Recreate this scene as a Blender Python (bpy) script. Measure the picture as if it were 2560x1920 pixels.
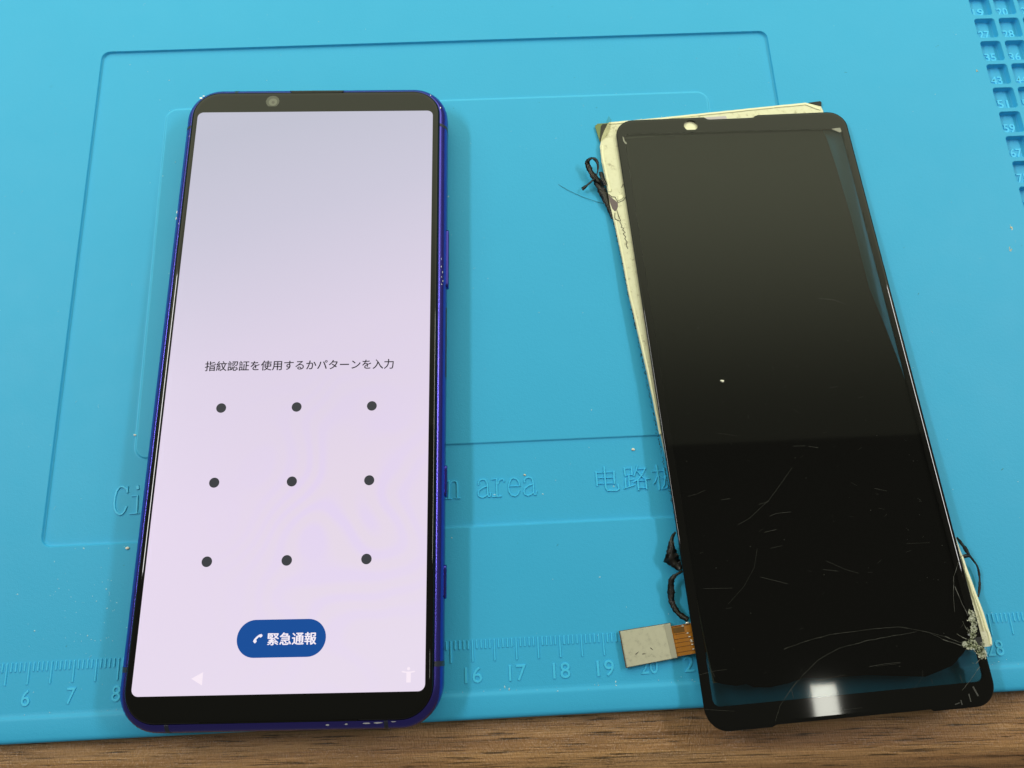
import bpy, bmesh, math, random
from mathutils import Matrix, Vector, Euler
from mathutils.geometry import tessellate_polygon

for o in list(bpy.data.objects):
    bpy.data.objects.remove(o, do_unlink=True)
scene = bpy.context.scene
col = scene.collection
S = 0.001                                     # everything below is written in millimetres
random.seed(7)

# ------------------------------------------------------------------ camera
cam = bpy.data.cameras.new('camera')
cam_o = bpy.data.objects.new('camera', cam)
col.objects.link(cam_o)
right = Vector((0.9988015, -0.0477528, 0.0107320)); fwd = Vector((0.0241258, 0.2895740, -0.9568515))
fwd.normalize(); right = (right - fwd * right.dot(fwd)).normalized(); up = right.cross(fwd)
CAM_POS = Vector((167.26, 3.75, 188.56))
m = Matrix((right, up, -fwd)).transposed().to_4x4()
m.translation = CAM_POS * S
cam_o.matrix_world = m
cam.sensor_fit = 'HORIZONTAL'
cam.angle_x = 2 * math.atan(1280 / 1953.4)
cam.clip_start = 0.01; cam.clip_end = 20
scene.camera = cam_o

# ------------------------------------------------------------------ light
world = bpy.data.worlds.new('World'); scene.world = world; world.use_nodes = True
bg = world.node_tree.nodes['Background']
bg.inputs['Color'].default_value = (1.0, 0.98, 0.80, 1)
bg.inputs['Strength'].default_value = 0.15

def area(name, loc, target, sx, sy, power, color, spin=0):
    d = bpy.data.lights.new(name, 'AREA'); d.shape = 'RECTANGLE'
    d.size = sx * S; d.size_y = sy * S; d.energy = power; d.color = color
    o = bpy.data.objects.new(name, d); col.objects.link(o)
    o.location = Vector(loc) * S
    z_ = (Vector(loc) - Vector(target)).normalized(); y_ = Vector((0, 1, 0)); x_ = y_.cross(z_).normalized(); y_ = z_.cross(x_)
    o.rotation_euler = Matrix((x_, y_, z_)).transposed().to_euler()
    return o
# fluorescent fittings left and right of the bench, a small ceiling lamp and an added low panel standing in for ceiling bounce
area('tube_lamp_left', (-275, 215, 500), (150, 215, 0), 50, 300, 1.5, (1.0, 0.99, 0.97))
area('tube_lamp_right', (690, 205, 500), (230, 205, 0), 50, 300, 1.5, (1.0, 0.99, 0.97))
area('ceiling_lamp', (1140, -170, 2400), (1140, -170, 0), 76, 100, 0.55, (1.0, 1.0, 0.88))
bounce = area('ceiling_bounce_fill', (180, 680, 400), (180, 680, 0), 1500, 1070, 9.0, (0.96, 1.0, 0.68))
# added panel fades towards the bench front, shaped to soften its reflection edge
bd = bounce.data; bd.use_nodes = True; nt_ = bd.node_tree
em_ = next(n for n in nt_.nodes if n.type == 'EMISSION')
ge_ = nt_.nodes.new('ShaderNodeNewGeometry'); se_ = nt_.nodes.new('ShaderNodeSeparateXYZ'); mr_ = nt_.nodes.new('ShaderNodeMapRange')
mr_.interpolation_type = 'SMOOTHSTEP'
for k_, v_ in (('From Min', 0.145), ('From Max', 0.42), ('To Min', 0.085), ('To Max', 1.0)): mr_.inputs[k_].default_value = v_
nt_.links.new(ge_.outputs['Position'], se_.inputs[0]); nt_.links.new(se_.outputs['Y'], mr_.inputs['Value']); nt_.links.new(mr_.outputs[0], em_.inputs['Strength'])

scene.view_settings.view_transform = 'Standard'
scene.view_settings.look = 'None'
scene.view_settings.exposure = 0
scene.view_settings.gamma = 1
scene.cycles.max_bounces = 8
scene.cycles.transparent_max_bounces = 12
scene.cycles.caustics_reflective = False
scene.cycles.caustics_refractive = False

# ------------------------------------------------------------------ helpers
def lin(r, g, b):
    f = lambda c: c / 12.92 if c <= 0.04045 else ((c + 0.055) / 1.055) ** 2.4
    return (f(r / 255), f(g / 255), f(b / 255), 1)

def link(name, me, mat=None, parent=None, kind=None):
    o = bpy.data.objects.new(name, me)
    col.objects.link(o)
    if mat is not None and not me.materials:
        me.materials.append(mat)
    if parent is not None:
        o.parent = parent
    if kind:
        o['kind'] = kind
    return o

def mesh(name, verts, faces, mat=None, parent=None, smooth=False, kind=None, link_it=True):
    me = bpy.data.meshes.new(name)
    me.from_pydata([(v[0] * S, v[1] * S, v[2] * S) for v in verts], [], faces)
    bm = bmesh.new(); bm.from_mesh(me)
    bmesh.ops.recalc_face_normals(bm, faces=bm.faces)
    if any(e.is_boundary for e in bm.edges) and sum(f.normal.z * f.calc_area() for f in bm.faces) < 0:
        bmesh.ops.reverse_faces(bm, faces=bm.faces)          # open sheets face up
    bm.to_mesh(me); bm.free()
    if smooth:
        for p in me.polygons: p.use_smooth = True
    if mat is not None: me.materials.append(mat)
    if not link_it: return me
    return link(name, me, None, parent, kind)

def tag(o, label, cat, group=None):
    o['label'] = label; o['category'] = cat
    if group: o['group'] = group
    return o

def empty(name, loc, rot=(0, 0, 0)):
    o = bpy.data.objects.new(name, None); col.objects.link(o)
    o.empty_display_size = 0.02
    o.location = Vector(loc) * S; o.rotation_euler = rot
    return o

def rrect(x0, x1, y0, y1, r, n=7):
    pts = []
    for cx, cy, a0 in ((x1 - r, y1 - r, 0), (x0 + r, y1 - r, 90), (x0 + r, y0 + r, 180), (x1 - r, y0 + r, 270)):
        for i in range(n + 1):
            a = math.radians(a0 + 90 * i / n)
            pts.append((cx + r * math.cos(a), cy + r * math.sin(a)))
    return pts

def rrect_s(x0, x1, y0, y1, r, n=7):
    """rounded rectangle with extra points along the straights, so that smooth normals stay straight"""
    p = rrect(x0, x1, y0, y1, r, n); out = []
    for i in range(len(p)):
        out.append(p[i])
        if i % (n + 1) == n:
            a, b = p[i], p[(i + 1) % len(p)]
            for t in (0.012, 0.1, 0.35, 0.65, 0.9, 0.988):
                out.append((a[0] + (b[0] - a[0]) * t, a[1] + (b[1] - a[1]) * t))
    return out

class MB:
    """collects vertices and faces of one mesh"""
    def __init__(s): s.v = []; s.f = []
    def loop(s, pts, z=None):
        i0 = len(s.v)
        s.v += [(p[0], p[1], (p[2] if z is None else z)) for p in pts]
        return list(range(i0, len(s.v)))
    def bridge(s, a, b):
        n = len(a)
        for i in range(n): s.f.append((a[i], a[(i + 1) % n], b[(i + 1) % n], b[i]))
    def rings(s, loops):
        ids = [s.loop(l) for l in loops]
        for a, b in zip(ids, ids[1:]): s.bridge(a, b)
        return ids
    def fill(s, outer, holes=(), z=0):
        polys = [[Vector((p[0], p[1], 0)) for p in outer]] + [[Vector((p[0], p[1], 0)) for p in h] for h in holes]
        flat = [p for q in polys for p in q]
        i0 = len(s.v)
        s.v += [(p[0], p[1], z if not callable(z) else z(p[0], p[1])) for p in flat]
        for t in tessellate_polygon(polys): s.f.append(tuple(i0 + k for k in t))
    def box(s, x0, x1, y0, y1, z0, z1):
        i = len(s.v)
        s.v += [(x0, y0, z0), (x1, y0, z0), (x1, y1, z0), (x0, y1, z0), (x0, y0, z1), (x1, y0, z1), (x1, y1, z1), (x0, y1, z1)]
        s.f += [(i, i + 3, i + 2, i + 1), (i + 4, i + 5, i + 6, i + 7), (i, i + 1, i + 5, i + 4), (i + 1, i + 2, i + 6, i + 5), (i + 2, i + 3, i + 7, i + 6), (i + 3, i, i + 4, i + 7)]
    def prism(s, pts, z0, z1, inset=0.0):
        n = len(pts)
        cx = sum(p[0] for p in pts) / n; cy = sum(p[1] for p in pts) / n
        top = [(p[0] + (cx - p[0]) * inset, p[1] + (cy - p[1]) * inset) for p in pts]
        a = s.loop(pts, z0); b = s.loop(top, z1); s.bridge(a, b)
        s.fill(top, z=z1)
    def stroke(s, pts, w, z0, z1, bev=0.1):
        """a raised line with sloping flanks"""
        P = [Vector(p[:2]) for p in pts]
        n = len(P)
        d0 = (P[1] - P[0]).normalized(); d1 = (P[-1] - P[-2]).normalized()
        rows = []
        for i in range(n):
            if i == 0: d = d0
            elif i == n - 1: d = d1
            else: d = ((P[i] - P[i - 1]).normalized() + (P[i + 1] - P[i]).normalized()).normalized()
            rows.append((P[i], Vector((-d.y, d.x)), d))
        h = w / 2; b = min(bev, h * 0.6)
        idx = []
        for i, (p, nn, d) in enumerate(rows):
            ext = -d * b if i == 0 else (d * b if i == n - 1 else Vector((0, 0)))
            k = len(s.v)
            for off, z, e in ((h, z0, 1), (h - b, z1, 0), (-(h - b), z1, 0), (-h, z0, 1)):
                q = p + nn * off + ext * e
                s.v.append((q.x, q.y, z))
            idx.append((k, k + 1, k + 2, k + 3))
        for a, c in zip(idx, idx[1:]):
            for j in range(3): s.f.append((a[j], a[j + 1], c[j + 1], c[j]))
        s.f.append(idx[0]); s.f.append(idx[-1][::-1])
    def tube(s, pts, r, n=6):
        P = [Vector(p) for p in pts]
        ids = []
        for i, p in enumerate(P):
            d = (P[min(i + 1, len(P) - 1)] - P[max(i - 1, 0)]).normalized()
            a = d.cross(Vector((0, 0, 1)))
            a = a.normalized() if a.length > 1e-6 else Vector((1, 0, 0))
            b = a.cross(d)
            rr = r[i] if isinstance(r, (list, tuple)) else r
            ids.append(s.loop([p + (a * math.cos(2 * math.pi * k / n) + b * math.sin(2 * math.pi * k / n)) * rr for k in range(n)]))
        for a, b in zip(ids, ids[1:]): s.bridge(a, b)
        s.f.append(tuple(ids[0][::-1])); s.f.append(tuple(ids[-1]))
    def build(s, name, mat=None, parent=None, smooth=False, kind=None, link_it=True):
        return mesh(name, s.v, s.f, mat, parent, smooth, kind, link_it)

def text_geo(txt, x0, x1, y0, y1, z0, z1, bold=0.0, bevel=0.0):
    """outline of a text fitted into a box (mm), as vertices and faces"""
    c = bpy.data.curves.new('txt', 'FONT'); c.body = txt; c.offset = bold
    c.extrude = 0.05; c.bevel_depth = bevel; c.resolution_u = 3
    o = bpy.data.objects.new('txt', c); col.objects.link(o)
    bpy.context.view_layer.update()
    ev = o.evaluated_get(bpy.context.evaluated_depsgraph_get())
    me = ev.to_mesh()
    V = [v.co.copy() for v in me.vertices]; F = [tuple(p.vertices) for p in me.polygons]
    ev.to_mesh_clear()
    bpy.data.objects.remove(o); bpy.data.curves.remove(c)
    ax, bx = min(v.x for v in V), max(v.x for v in V)
    ay, by = min(v.y for v in V), max(v.y for v in V)
    az, bz = min(v.z for v in V), max(v.z for v in V)
    V = [(x0 + (v.x - ax) / (bx - ax) * (x1 - x0), y0 + (v.y - ay) / (by - ay) * (y1 - y0), z0 + (v.z - az) / (bz - az) * (z1 - z0)) for v in V]
    return V, F

# ------------------------------------------------------------------ materials
def mat(name, color, rough=0.5, metal=0.0, spec=0.5, emis=None, emis_s=0.0):
    m = bpy.data.materials.new(name); m.use_nodes = True
    b = m.node_tree.nodes['Principled BSDF']
    b.inputs['Base Color'].default_value = color
    b.inputs['Roughness'].default_value = rough
    b.inputs['Metallic'].default_value = metal
    b.inputs['Specular IOR Level'].default_value = spec
    if emis:
        b.inputs['Emission Color'].default_value = emis
        b.inputs['Emission Strength'].default_value = emis_s
    return m

def N(m, kind, **kw):
    n = m.node_tree.nodes.new(kind)
    for k, v in kw.items(): setattr(n, k, v)
    return n

def L(m, a, b): m.node_tree.links.new(a, b)

def coords(m, scale=(1000, 1000, 1000), rot=(0, 0, 0), which='Object'):
    t = N(m, 'ShaderNodeTexCoord'); mp = N(m, 'ShaderNodeMapping')
    mp.inputs['Scale'].default_value = scale; mp.inputs['Rotation'].default_value = rot
    L(m, t.outputs[which], mp.inputs['Vector'])
    return mp.outputs['Vector']

def noise(m, vec, scale, detail=3, rough=0.5, dist=0.0):
    n = N(m, 'ShaderNodeTexNoise')
    n.inputs['Scale'].default_value = scale; n.inputs['Detail'].default_value = detail
    n.inputs['Roughness'].default_value = rough; n.inputs['Distortion'].default_value = dist
    L(m, vec, n.inputs['Vector'])
    return n.outputs['Fac']

def ramp(m, fac, stops):
    r = N(m, 'ShaderNodeValToRGB'); e = r.color_ramp.elements
    while len(e) < len(stops): e.new(0.5)
    for k, (p, c) in enumerate(stops): e[k].position = p; e[k].color = c
    L(m, fac, r.inputs['Fac'])
    return r.outputs['Color']

def bump(m, height, strength, dist):
    b = N(m, 'ShaderNodeBump'); b.inputs['Strength'].default_value = strength; b.inputs['Distance'].default_value = dist
    L(m, height, b.inputs['Height'])
    L(m, b.outputs['Normal'], m.node_tree.nodes['Principled BSDF'].inputs['Normal'])
    return b

def mth(m, op, a, b=None, c=None):
    n = N(m, 'ShaderNodeMath', operation=op)
    for k, q in enumerate((a, b, c)):
        if q is None: continue
        if isinstance(q, (int, float)): n.inputs[k].default_value = q
        else: L(m, q, n.inputs[k])
    return n.outputs[0]

def g(v): return (v, v, v, 1)

# silicone mat
M_MAT = mat('blue_silicone', (0.05, 0.41, 0.70, 1), 0.5, 0, 0.25)
v = coords(M_MAT, which='Object')
n1 = noise(M_MAT, v, 0.035, 4, 0.6)
n2 = noise(M_MAT, v, 1.3, 2)
c1 = ramp(M_MAT, n1, [(0.3, (0.046, 0.43, 0.75, 1)), (0.7, (0.049, 0.441, 0.765, 1))])
L(M_MAT, c1, M_MAT.node_tree.nodes['Principled BSDF'].inputs['Base Color'])
r1 = ramp(M_MAT, noise(M_MAT, v, 0.09, 5, 0.7), [(0.3, g(0.47)), (0.75, g(0.55))])
L(M_MAT, r1, M_MAT.node_tree.nodes['Principled BSDF'].inputs['Roughness'])
bump(M_MAT, mth(M_MAT, 'ADD', n2, noise(M_MAT, v, 4.5, 2)), 0.3, 0.0001)

# paler mat colour paints in the bright light on raised marks and pad edge
M_RAISED = mat('lit_raised_silicone', (0.075, 0.58, 0.93, 1), 0.42, 0, 0.3)
M_EDGE = mat('lit_pad_edge', (0.064, 0.505, 0.84, 1), 0.45, 0, 0.3)
# wood-grain laminate
M_WOOD = mat('wood_laminate', (0.2, 0.1, 0.04, 1), 0.3, 0, 0.6)
v = coords(M_WOOD)
def sc(m, vec, s):
    mp = N(m, 'ShaderNodeMapping'); mp.inputs['Scale'].default_value = s; L(m, vec, mp.inputs['Vector']); return mp.outputs['Vector']
broad = noise(M_WOOD, sc(M_WOOD, v, (0.007, 0.17, 0.17)), 1.0, 5, 0.6, 0.7)
fine = noise(M_WOOD, sc(M_WOOD, v, (0.05, 3.0, 3.0)), 1.0, 5, 0.75, 0.2)
pore = noise(M_WOOD, sc(M_WOOD, v, (0.085, 2.7, 2.7)), 1.0, 3, 0.55, 0.4)
cb = ramp(M_WOOD, broad, [(0.30, (0.20, 0.095, 0.042, 1)), (0.45, (0.40, 0.208, 0.088, 1)), (0.58, (0.55, 0.310, 0.135, 1)), (0.75, (0.33, 0.190, 0.105, 1))])
cf = ramp(M_WOOD, fine, [(0.30, g(0.5)), (0.48, g(0.95)), (0.70, g(1.3))])
cp = ramp(M_WOOD, pore, [(0.36, g(0.2)), (0.425, g(0.88)), (1.0, g(1.0))])
mx = N(M_WOOD, 'ShaderNodeMix', data_type='RGBA', blend_type='MULTIPLY'); mx.inputs[0].default_value = 1
L(M_WOOD, cb, mx.inputs[6]); L(M_WOOD, cf, mx.inputs[7])
mx2 = N(M_WOOD, 'ShaderNodeMix', data_type='RGBA', blend_type='MULTIPLY'); mx2.inputs[0].default_value = 1
L(M_WOOD, mx.outputs[2], mx2.inputs[6]); L(M_WOOD, cp, mx2.inputs[7])
L(M_WOOD, mx2.outputs[2], M_WOOD.node_tree.nodes['Principled BSDF'].inputs['Base Color'])
hatch = noise(M_WOOD, sc(M_WOOD, v, (2.6, 0.75, 0.75)), 1.0, 2, 0.6, 0.4)
ad = N(M_WOOD, 'ShaderNodeMath', operation='MULTIPLY_ADD'); ad.inputs[1].default_value = 0.5
L(M_WOOD, pore, ad.inputs[0]); L(M_WOOD, hatch, ad.inputs[2])
bump(M_WOOD, ad.outputs[0], 1.0, 0.0004)

M_FRAME = mat('purple_blue_metal', (0.085, 0.072, 0.44, 1), 0.27, 1.0)
M_BAND = mat('antenna_grey', (0.02, 0.022, 0.04, 1), 0.4)
M_GLASS = mat('black_glass', (0.0035, 0.0035, 0.003, 1), 0.04, 0, 0.36)
M_DARK = mat('matt_black', (0.006, 0.006, 0.006, 1), 0.6)
M_LENS = mat('lens_window', (0.085, 0.088, 0.068, 1), 0.12)
M_LENS2 = mat('lens_ring', (0.17, 0.175, 0.135, 1), 0.25)
M_LENS3 = mat('lens_pupil', (0.10, 0.10, 0.078, 1), 0.1)
M_CHIP = mat('bare_metal_chip', (0.75, 0.75, 0.78, 1), 0.3, 0.8)

M_SCREEN = mat('lit_screen', (0.004, 0.004, 0.004, 1), 0.25, 0, 0.45)
v = coords(M_SCREEN)
sp = N(M_SCREEN, 'ShaderNodeSeparateXYZ'); L(M_SCREEN, v, sp.inputs[0])
t = mth(M_SCREEN, 'MULTIPLY_ADD', sp.outputs['Y'], 1 / 145.6, 0.5)
t = mth(M_SCREEN, 'MULTIPLY_ADD', sp.outputs['X'], -0.0022, t)
cs = ramp(M_SCREEN, t, [(0.0, (0.80, 0.705, 0.85, 1)), (0.3, (0.77, 0.665, 0.83, 1)), (0.55, (0.70, 0.62, 0.775, 1)), (0.8, (0.555, 0.53, 0.67, 1)), (1.0, (0.475, 0.475, 0.60, 1))])
# faint colour fringes of the panel
wv = N(M_SCREEN, 'ShaderNodeTexWave', wave_type='BANDS', bands_direction='X')
mpw = N(M_SCREEN, 'ShaderNodeMapping'); mpw.inputs['Rotation'].default_value = (0, 0, math.radians(62)); mpw.inputs['Scale'].default_value = (1.0, 0.55, 0)
nz_ = N(M_SCREEN, 'ShaderNodeTexNoise'); nz_.inputs['Scale'].default_value = 0.045; nz_.inputs['Detail'].default_value = 1.0
L(M_SCREEN, v, nz_.inputs['Vector'])
va_ = N(M_SCREEN, 'ShaderNodeVectorMath', operation='MULTIPLY_ADD'); va_.inputs[1].default_value = (60, 60, 0)
L(M_SCREEN, nz_.outputs['Color'], va_.inputs[0]); L(M_SCREEN, v, va_.inputs[2])
L(M_SCREEN, va_.outputs[0], mpw.inputs['Vector']); L(M_SCREEN, mpw.outputs[0], wv.inputs['Vector'])
wv.inputs['Scale'].default_value = 0.05; wv.inputs['Distortion'].default_value = 2.0; wv.inputs['Detail'].default_value = 1.0; wv.inputs['Detail Scale'].default_value = 0.5
fr = ramp(M_SCREEN, wv.outputs['Fac'], [(0.1, (0.955, 0.925, 1.10, 1)), (0.5, (1, 0.99, 0.99, 1)), (0.9, (1.01, 1.02, 0.90, 1))])
du = mth(M_SCREEN, 'SUBTRACT', sp.outputs['X'], 13); dv = mth(M_SCREEN, 'ADD', sp.outputs['Y'], 36)
dd = mth(M_SCREEN, 'ADD', mth(M_SCREEN, 'MULTIPLY', du, du), mth(M_SCREEN, 'MULTIPLY', mth(M_SCREEN, 'MULTIPLY', dv, dv), 0.55))
mask = mth(M_SCREEN, 'POWER', 2.718, mth(M_SCREEN, 'MULTIPLY', dd, -1 / 360))
mf = N(M_SCREEN, 'ShaderNodeMix', data_type='RGBA', blend_type='MULTIPLY')
L(M_SCREEN, mth(M_SCREEN, 'MULTIPLY', mask, 0.42), mf.inputs[0]); L(M_SCREEN, cs, mf.inputs[6]); L(M_SCREEN, fr, mf.inputs[7])
b = M_SCREEN.node_tree.nodes['Principled BSDF']
L(M_SCREEN, mf.outputs[2], b.inputs['Emission Color']); b.inputs['Emission Strength'].default_value = 1.0
def pixel(name, rgb, k=1.0):
    return mat(name, (0.004, 0.004, 0.004, 1), 0.04, 0, 0.45, lin(*rgb), k)
M_TXT = pixel('screen_text', (38, 34, 44)); M_DOT = pixel('screen_dot', (60, 62, 66))
M_BTN = pixel('screen_button', (14, 76, 152)); M_WHITE = pixel('screen_white', (248, 240, 250)); M_ICON = pixel('screen_icon', (249, 235, 247))

# broken display
def glassy(name, tint, rough=0.04):
    m = bpy.data.materials.new(name); m.use_nodes = True
    nt = m.node_tree; nt.nodes.remove(nt.nodes['Principled BSDF'])
    out = nt.nodes['Material Output']
    tr = N(m, 'ShaderNodeBsdfTransparent'); tr.inputs['Color'].default_value = tint
    gl = N(m, 'ShaderNodeBsdfGlossy'); gl.inputs['Roughness'].default_value = rough
    lw = N(m, 'ShaderNodeLayerWeight')
    f = mth(m, 'MULTIPLY_ADD', mth(m, 'POWER', lw.outputs['Facing'], 5.0), 0.95, 0.0335)
    mix = N(m, 'ShaderNodeMixShader'); L(m, f, mix.inputs[0]); L(m, tr.outputs[0], mix.inputs[1]); L(m, gl.outputs[0], mix.inputs[2])
    L(m, mix.outputs[0], out.inputs['Surface'])
    return m
M_TINT = glassy('tinted_glass', (0.53, 0.54, 0.52, 1))
M_FILM = glassy('clear_film', (0.80, 0.80, 0.72, 1), 0.08)
M_CREAM = mat('cream_film', (0.76, 0.74, 0.50, 1), 0.3, 0.2, 0.5)
vt = coords(M_CREAM)
cc = ramp(M_CREAM, noise(M_CREAM, vt, 0.55, 6, 0.75), [(0.32, (0.40, 0.37, 0.25, 1)), (0.43, (0.70, 0.68, 0.49, 1)), (0.8, (0.77, 0.76, 0.58, 1))])
L(M_CREAM, cc, M_CREAM.node_tree.nodes['Principled BSDF'].inputs['Base Color'])
bump(M_CREAM, noise(M_CREAM, vt, 0.35, 3, 0.5), 0.25, 0.0004)
M_CREAM2 = mat('bright_cream_edge', (0.88, 0.86, 0.60, 1), 0.35, 0.1, 0.5)
M_OLED = mat('dark_panel', (0.004, 0.004, 0.003, 1), 0.6, 0, 0.1)
M_TAPE = mat('black_tape', (0.014, 0.013, 0.011, 1), 0.3, 0, 0.5)
vt = coords(M_TAPE); bump(M_TAPE, noise(M_TAPE, vt, 1.6, 4, 0.6), 0.6, 0.0004)
M_CRUD = mat('adhesive_crud', (0.02, 0.018, 0.014, 1), 0.5)
M_FLEX = mat('amber_flex', (0.42, 0.16, 0.012, 1), 0.25, 0, 0.6)
M_FLEXD = mat('amber_flex_dark', (0.16, 0.075, 0.012, 1), 0.25, 0, 0.5)
M_TRACE = mat('flex_trace', (0.13, 0.045, 0.006, 1), 0.4)
M_SOLDER = mat('pale_solder', (0.95, 0.90, 0.78, 1), 0.25, 0.3)
M_CONN = mat('shield_plate', (0.66, 0.64, 0.50, 1), 0.38, 0.35)
vt = coords(M_CONN)
cc = ramp(M_CONN, noise(M_CONN, vt, 0.8, 5, 0.7), [(0.28, (0.46, 0.445, 0.34, 1)), (0.45, (0.64, 0.62, 0.47, 1)), (0.8, (0.70, 0.68, 0.52, 1))])
L(M_CONN, cc, M_CONN.node_tree.nodes['Principled BSDF'].inputs['Base Color'])
M_GREEN = mat('green_board', (0.16, 0.22, 0.07, 1), 0.35)
M_PURPLE = mat('mauve_patch', (0.14, 0.10, 0.11, 1), 0.35)
M_MAUVE = mat('pale_mauve_label', (0.55, 0.50, 0.52, 1), 0.4)
M_CRACK = mat('crushed_glass', (0.72, 0.72, 0.58, 1), 0.35)
M_SCR = mat('glass_scratch', (0.065, 0.065, 0.053, 1), 0.5)
M_DUST = mat('pale_dust', (0.45, 0.72, 0.80, 1), 0.6)
M_FROST = bpy.data.materials.new('frosted_splinter'); M_FROST.use_nodes = True
M_CRUMB = mat('pale_crumb', (0.85, 0.83, 0.70, 1), 0.5)
M_FLUX = mat('yellow_residue', (0.80, 0.66, 0.38, 1), 0.35)
M_SPECK = mat('dark_speck', (0.02, 0.10, 0.13, 1), 0.6)
M_HAIR = mat('dark_hair', (0.01, 0.03, 0.035, 1), 0.4)

nt_ = M_FROST.node_tree; nt_.nodes.remove(nt_.nodes['Principled BSDF'])
df_ = N(M_FROST, 'ShaderNodeBsdfPrincipled'); df_.inputs['Base Color'].default_value = (0.62, 0.63, 0.52, 1); df_.inputs['Roughness'].default_value = 0.3
tr_ = N(M_FROST, 'ShaderNodeBsdfTransparent'); ms_ = N(M_FROST, 'ShaderNodeMixShader')
L(M_FROST, ramp(M_FROST, noise(M_FROST, coords(M_FROST), 1.6, 4, 0.7), [(0.38, g(0.12)), (0.62, g(0.85))]), ms_.inputs[0])
L(M_FROST, tr_.outputs[0], ms_.inputs[1]); L(M_FROST, df_.outputs[0], ms_.inputs[2]); L(M_FROST, ms_.outputs[0], nt_.nodes['Material Output'].inputs['Surface'])

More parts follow.
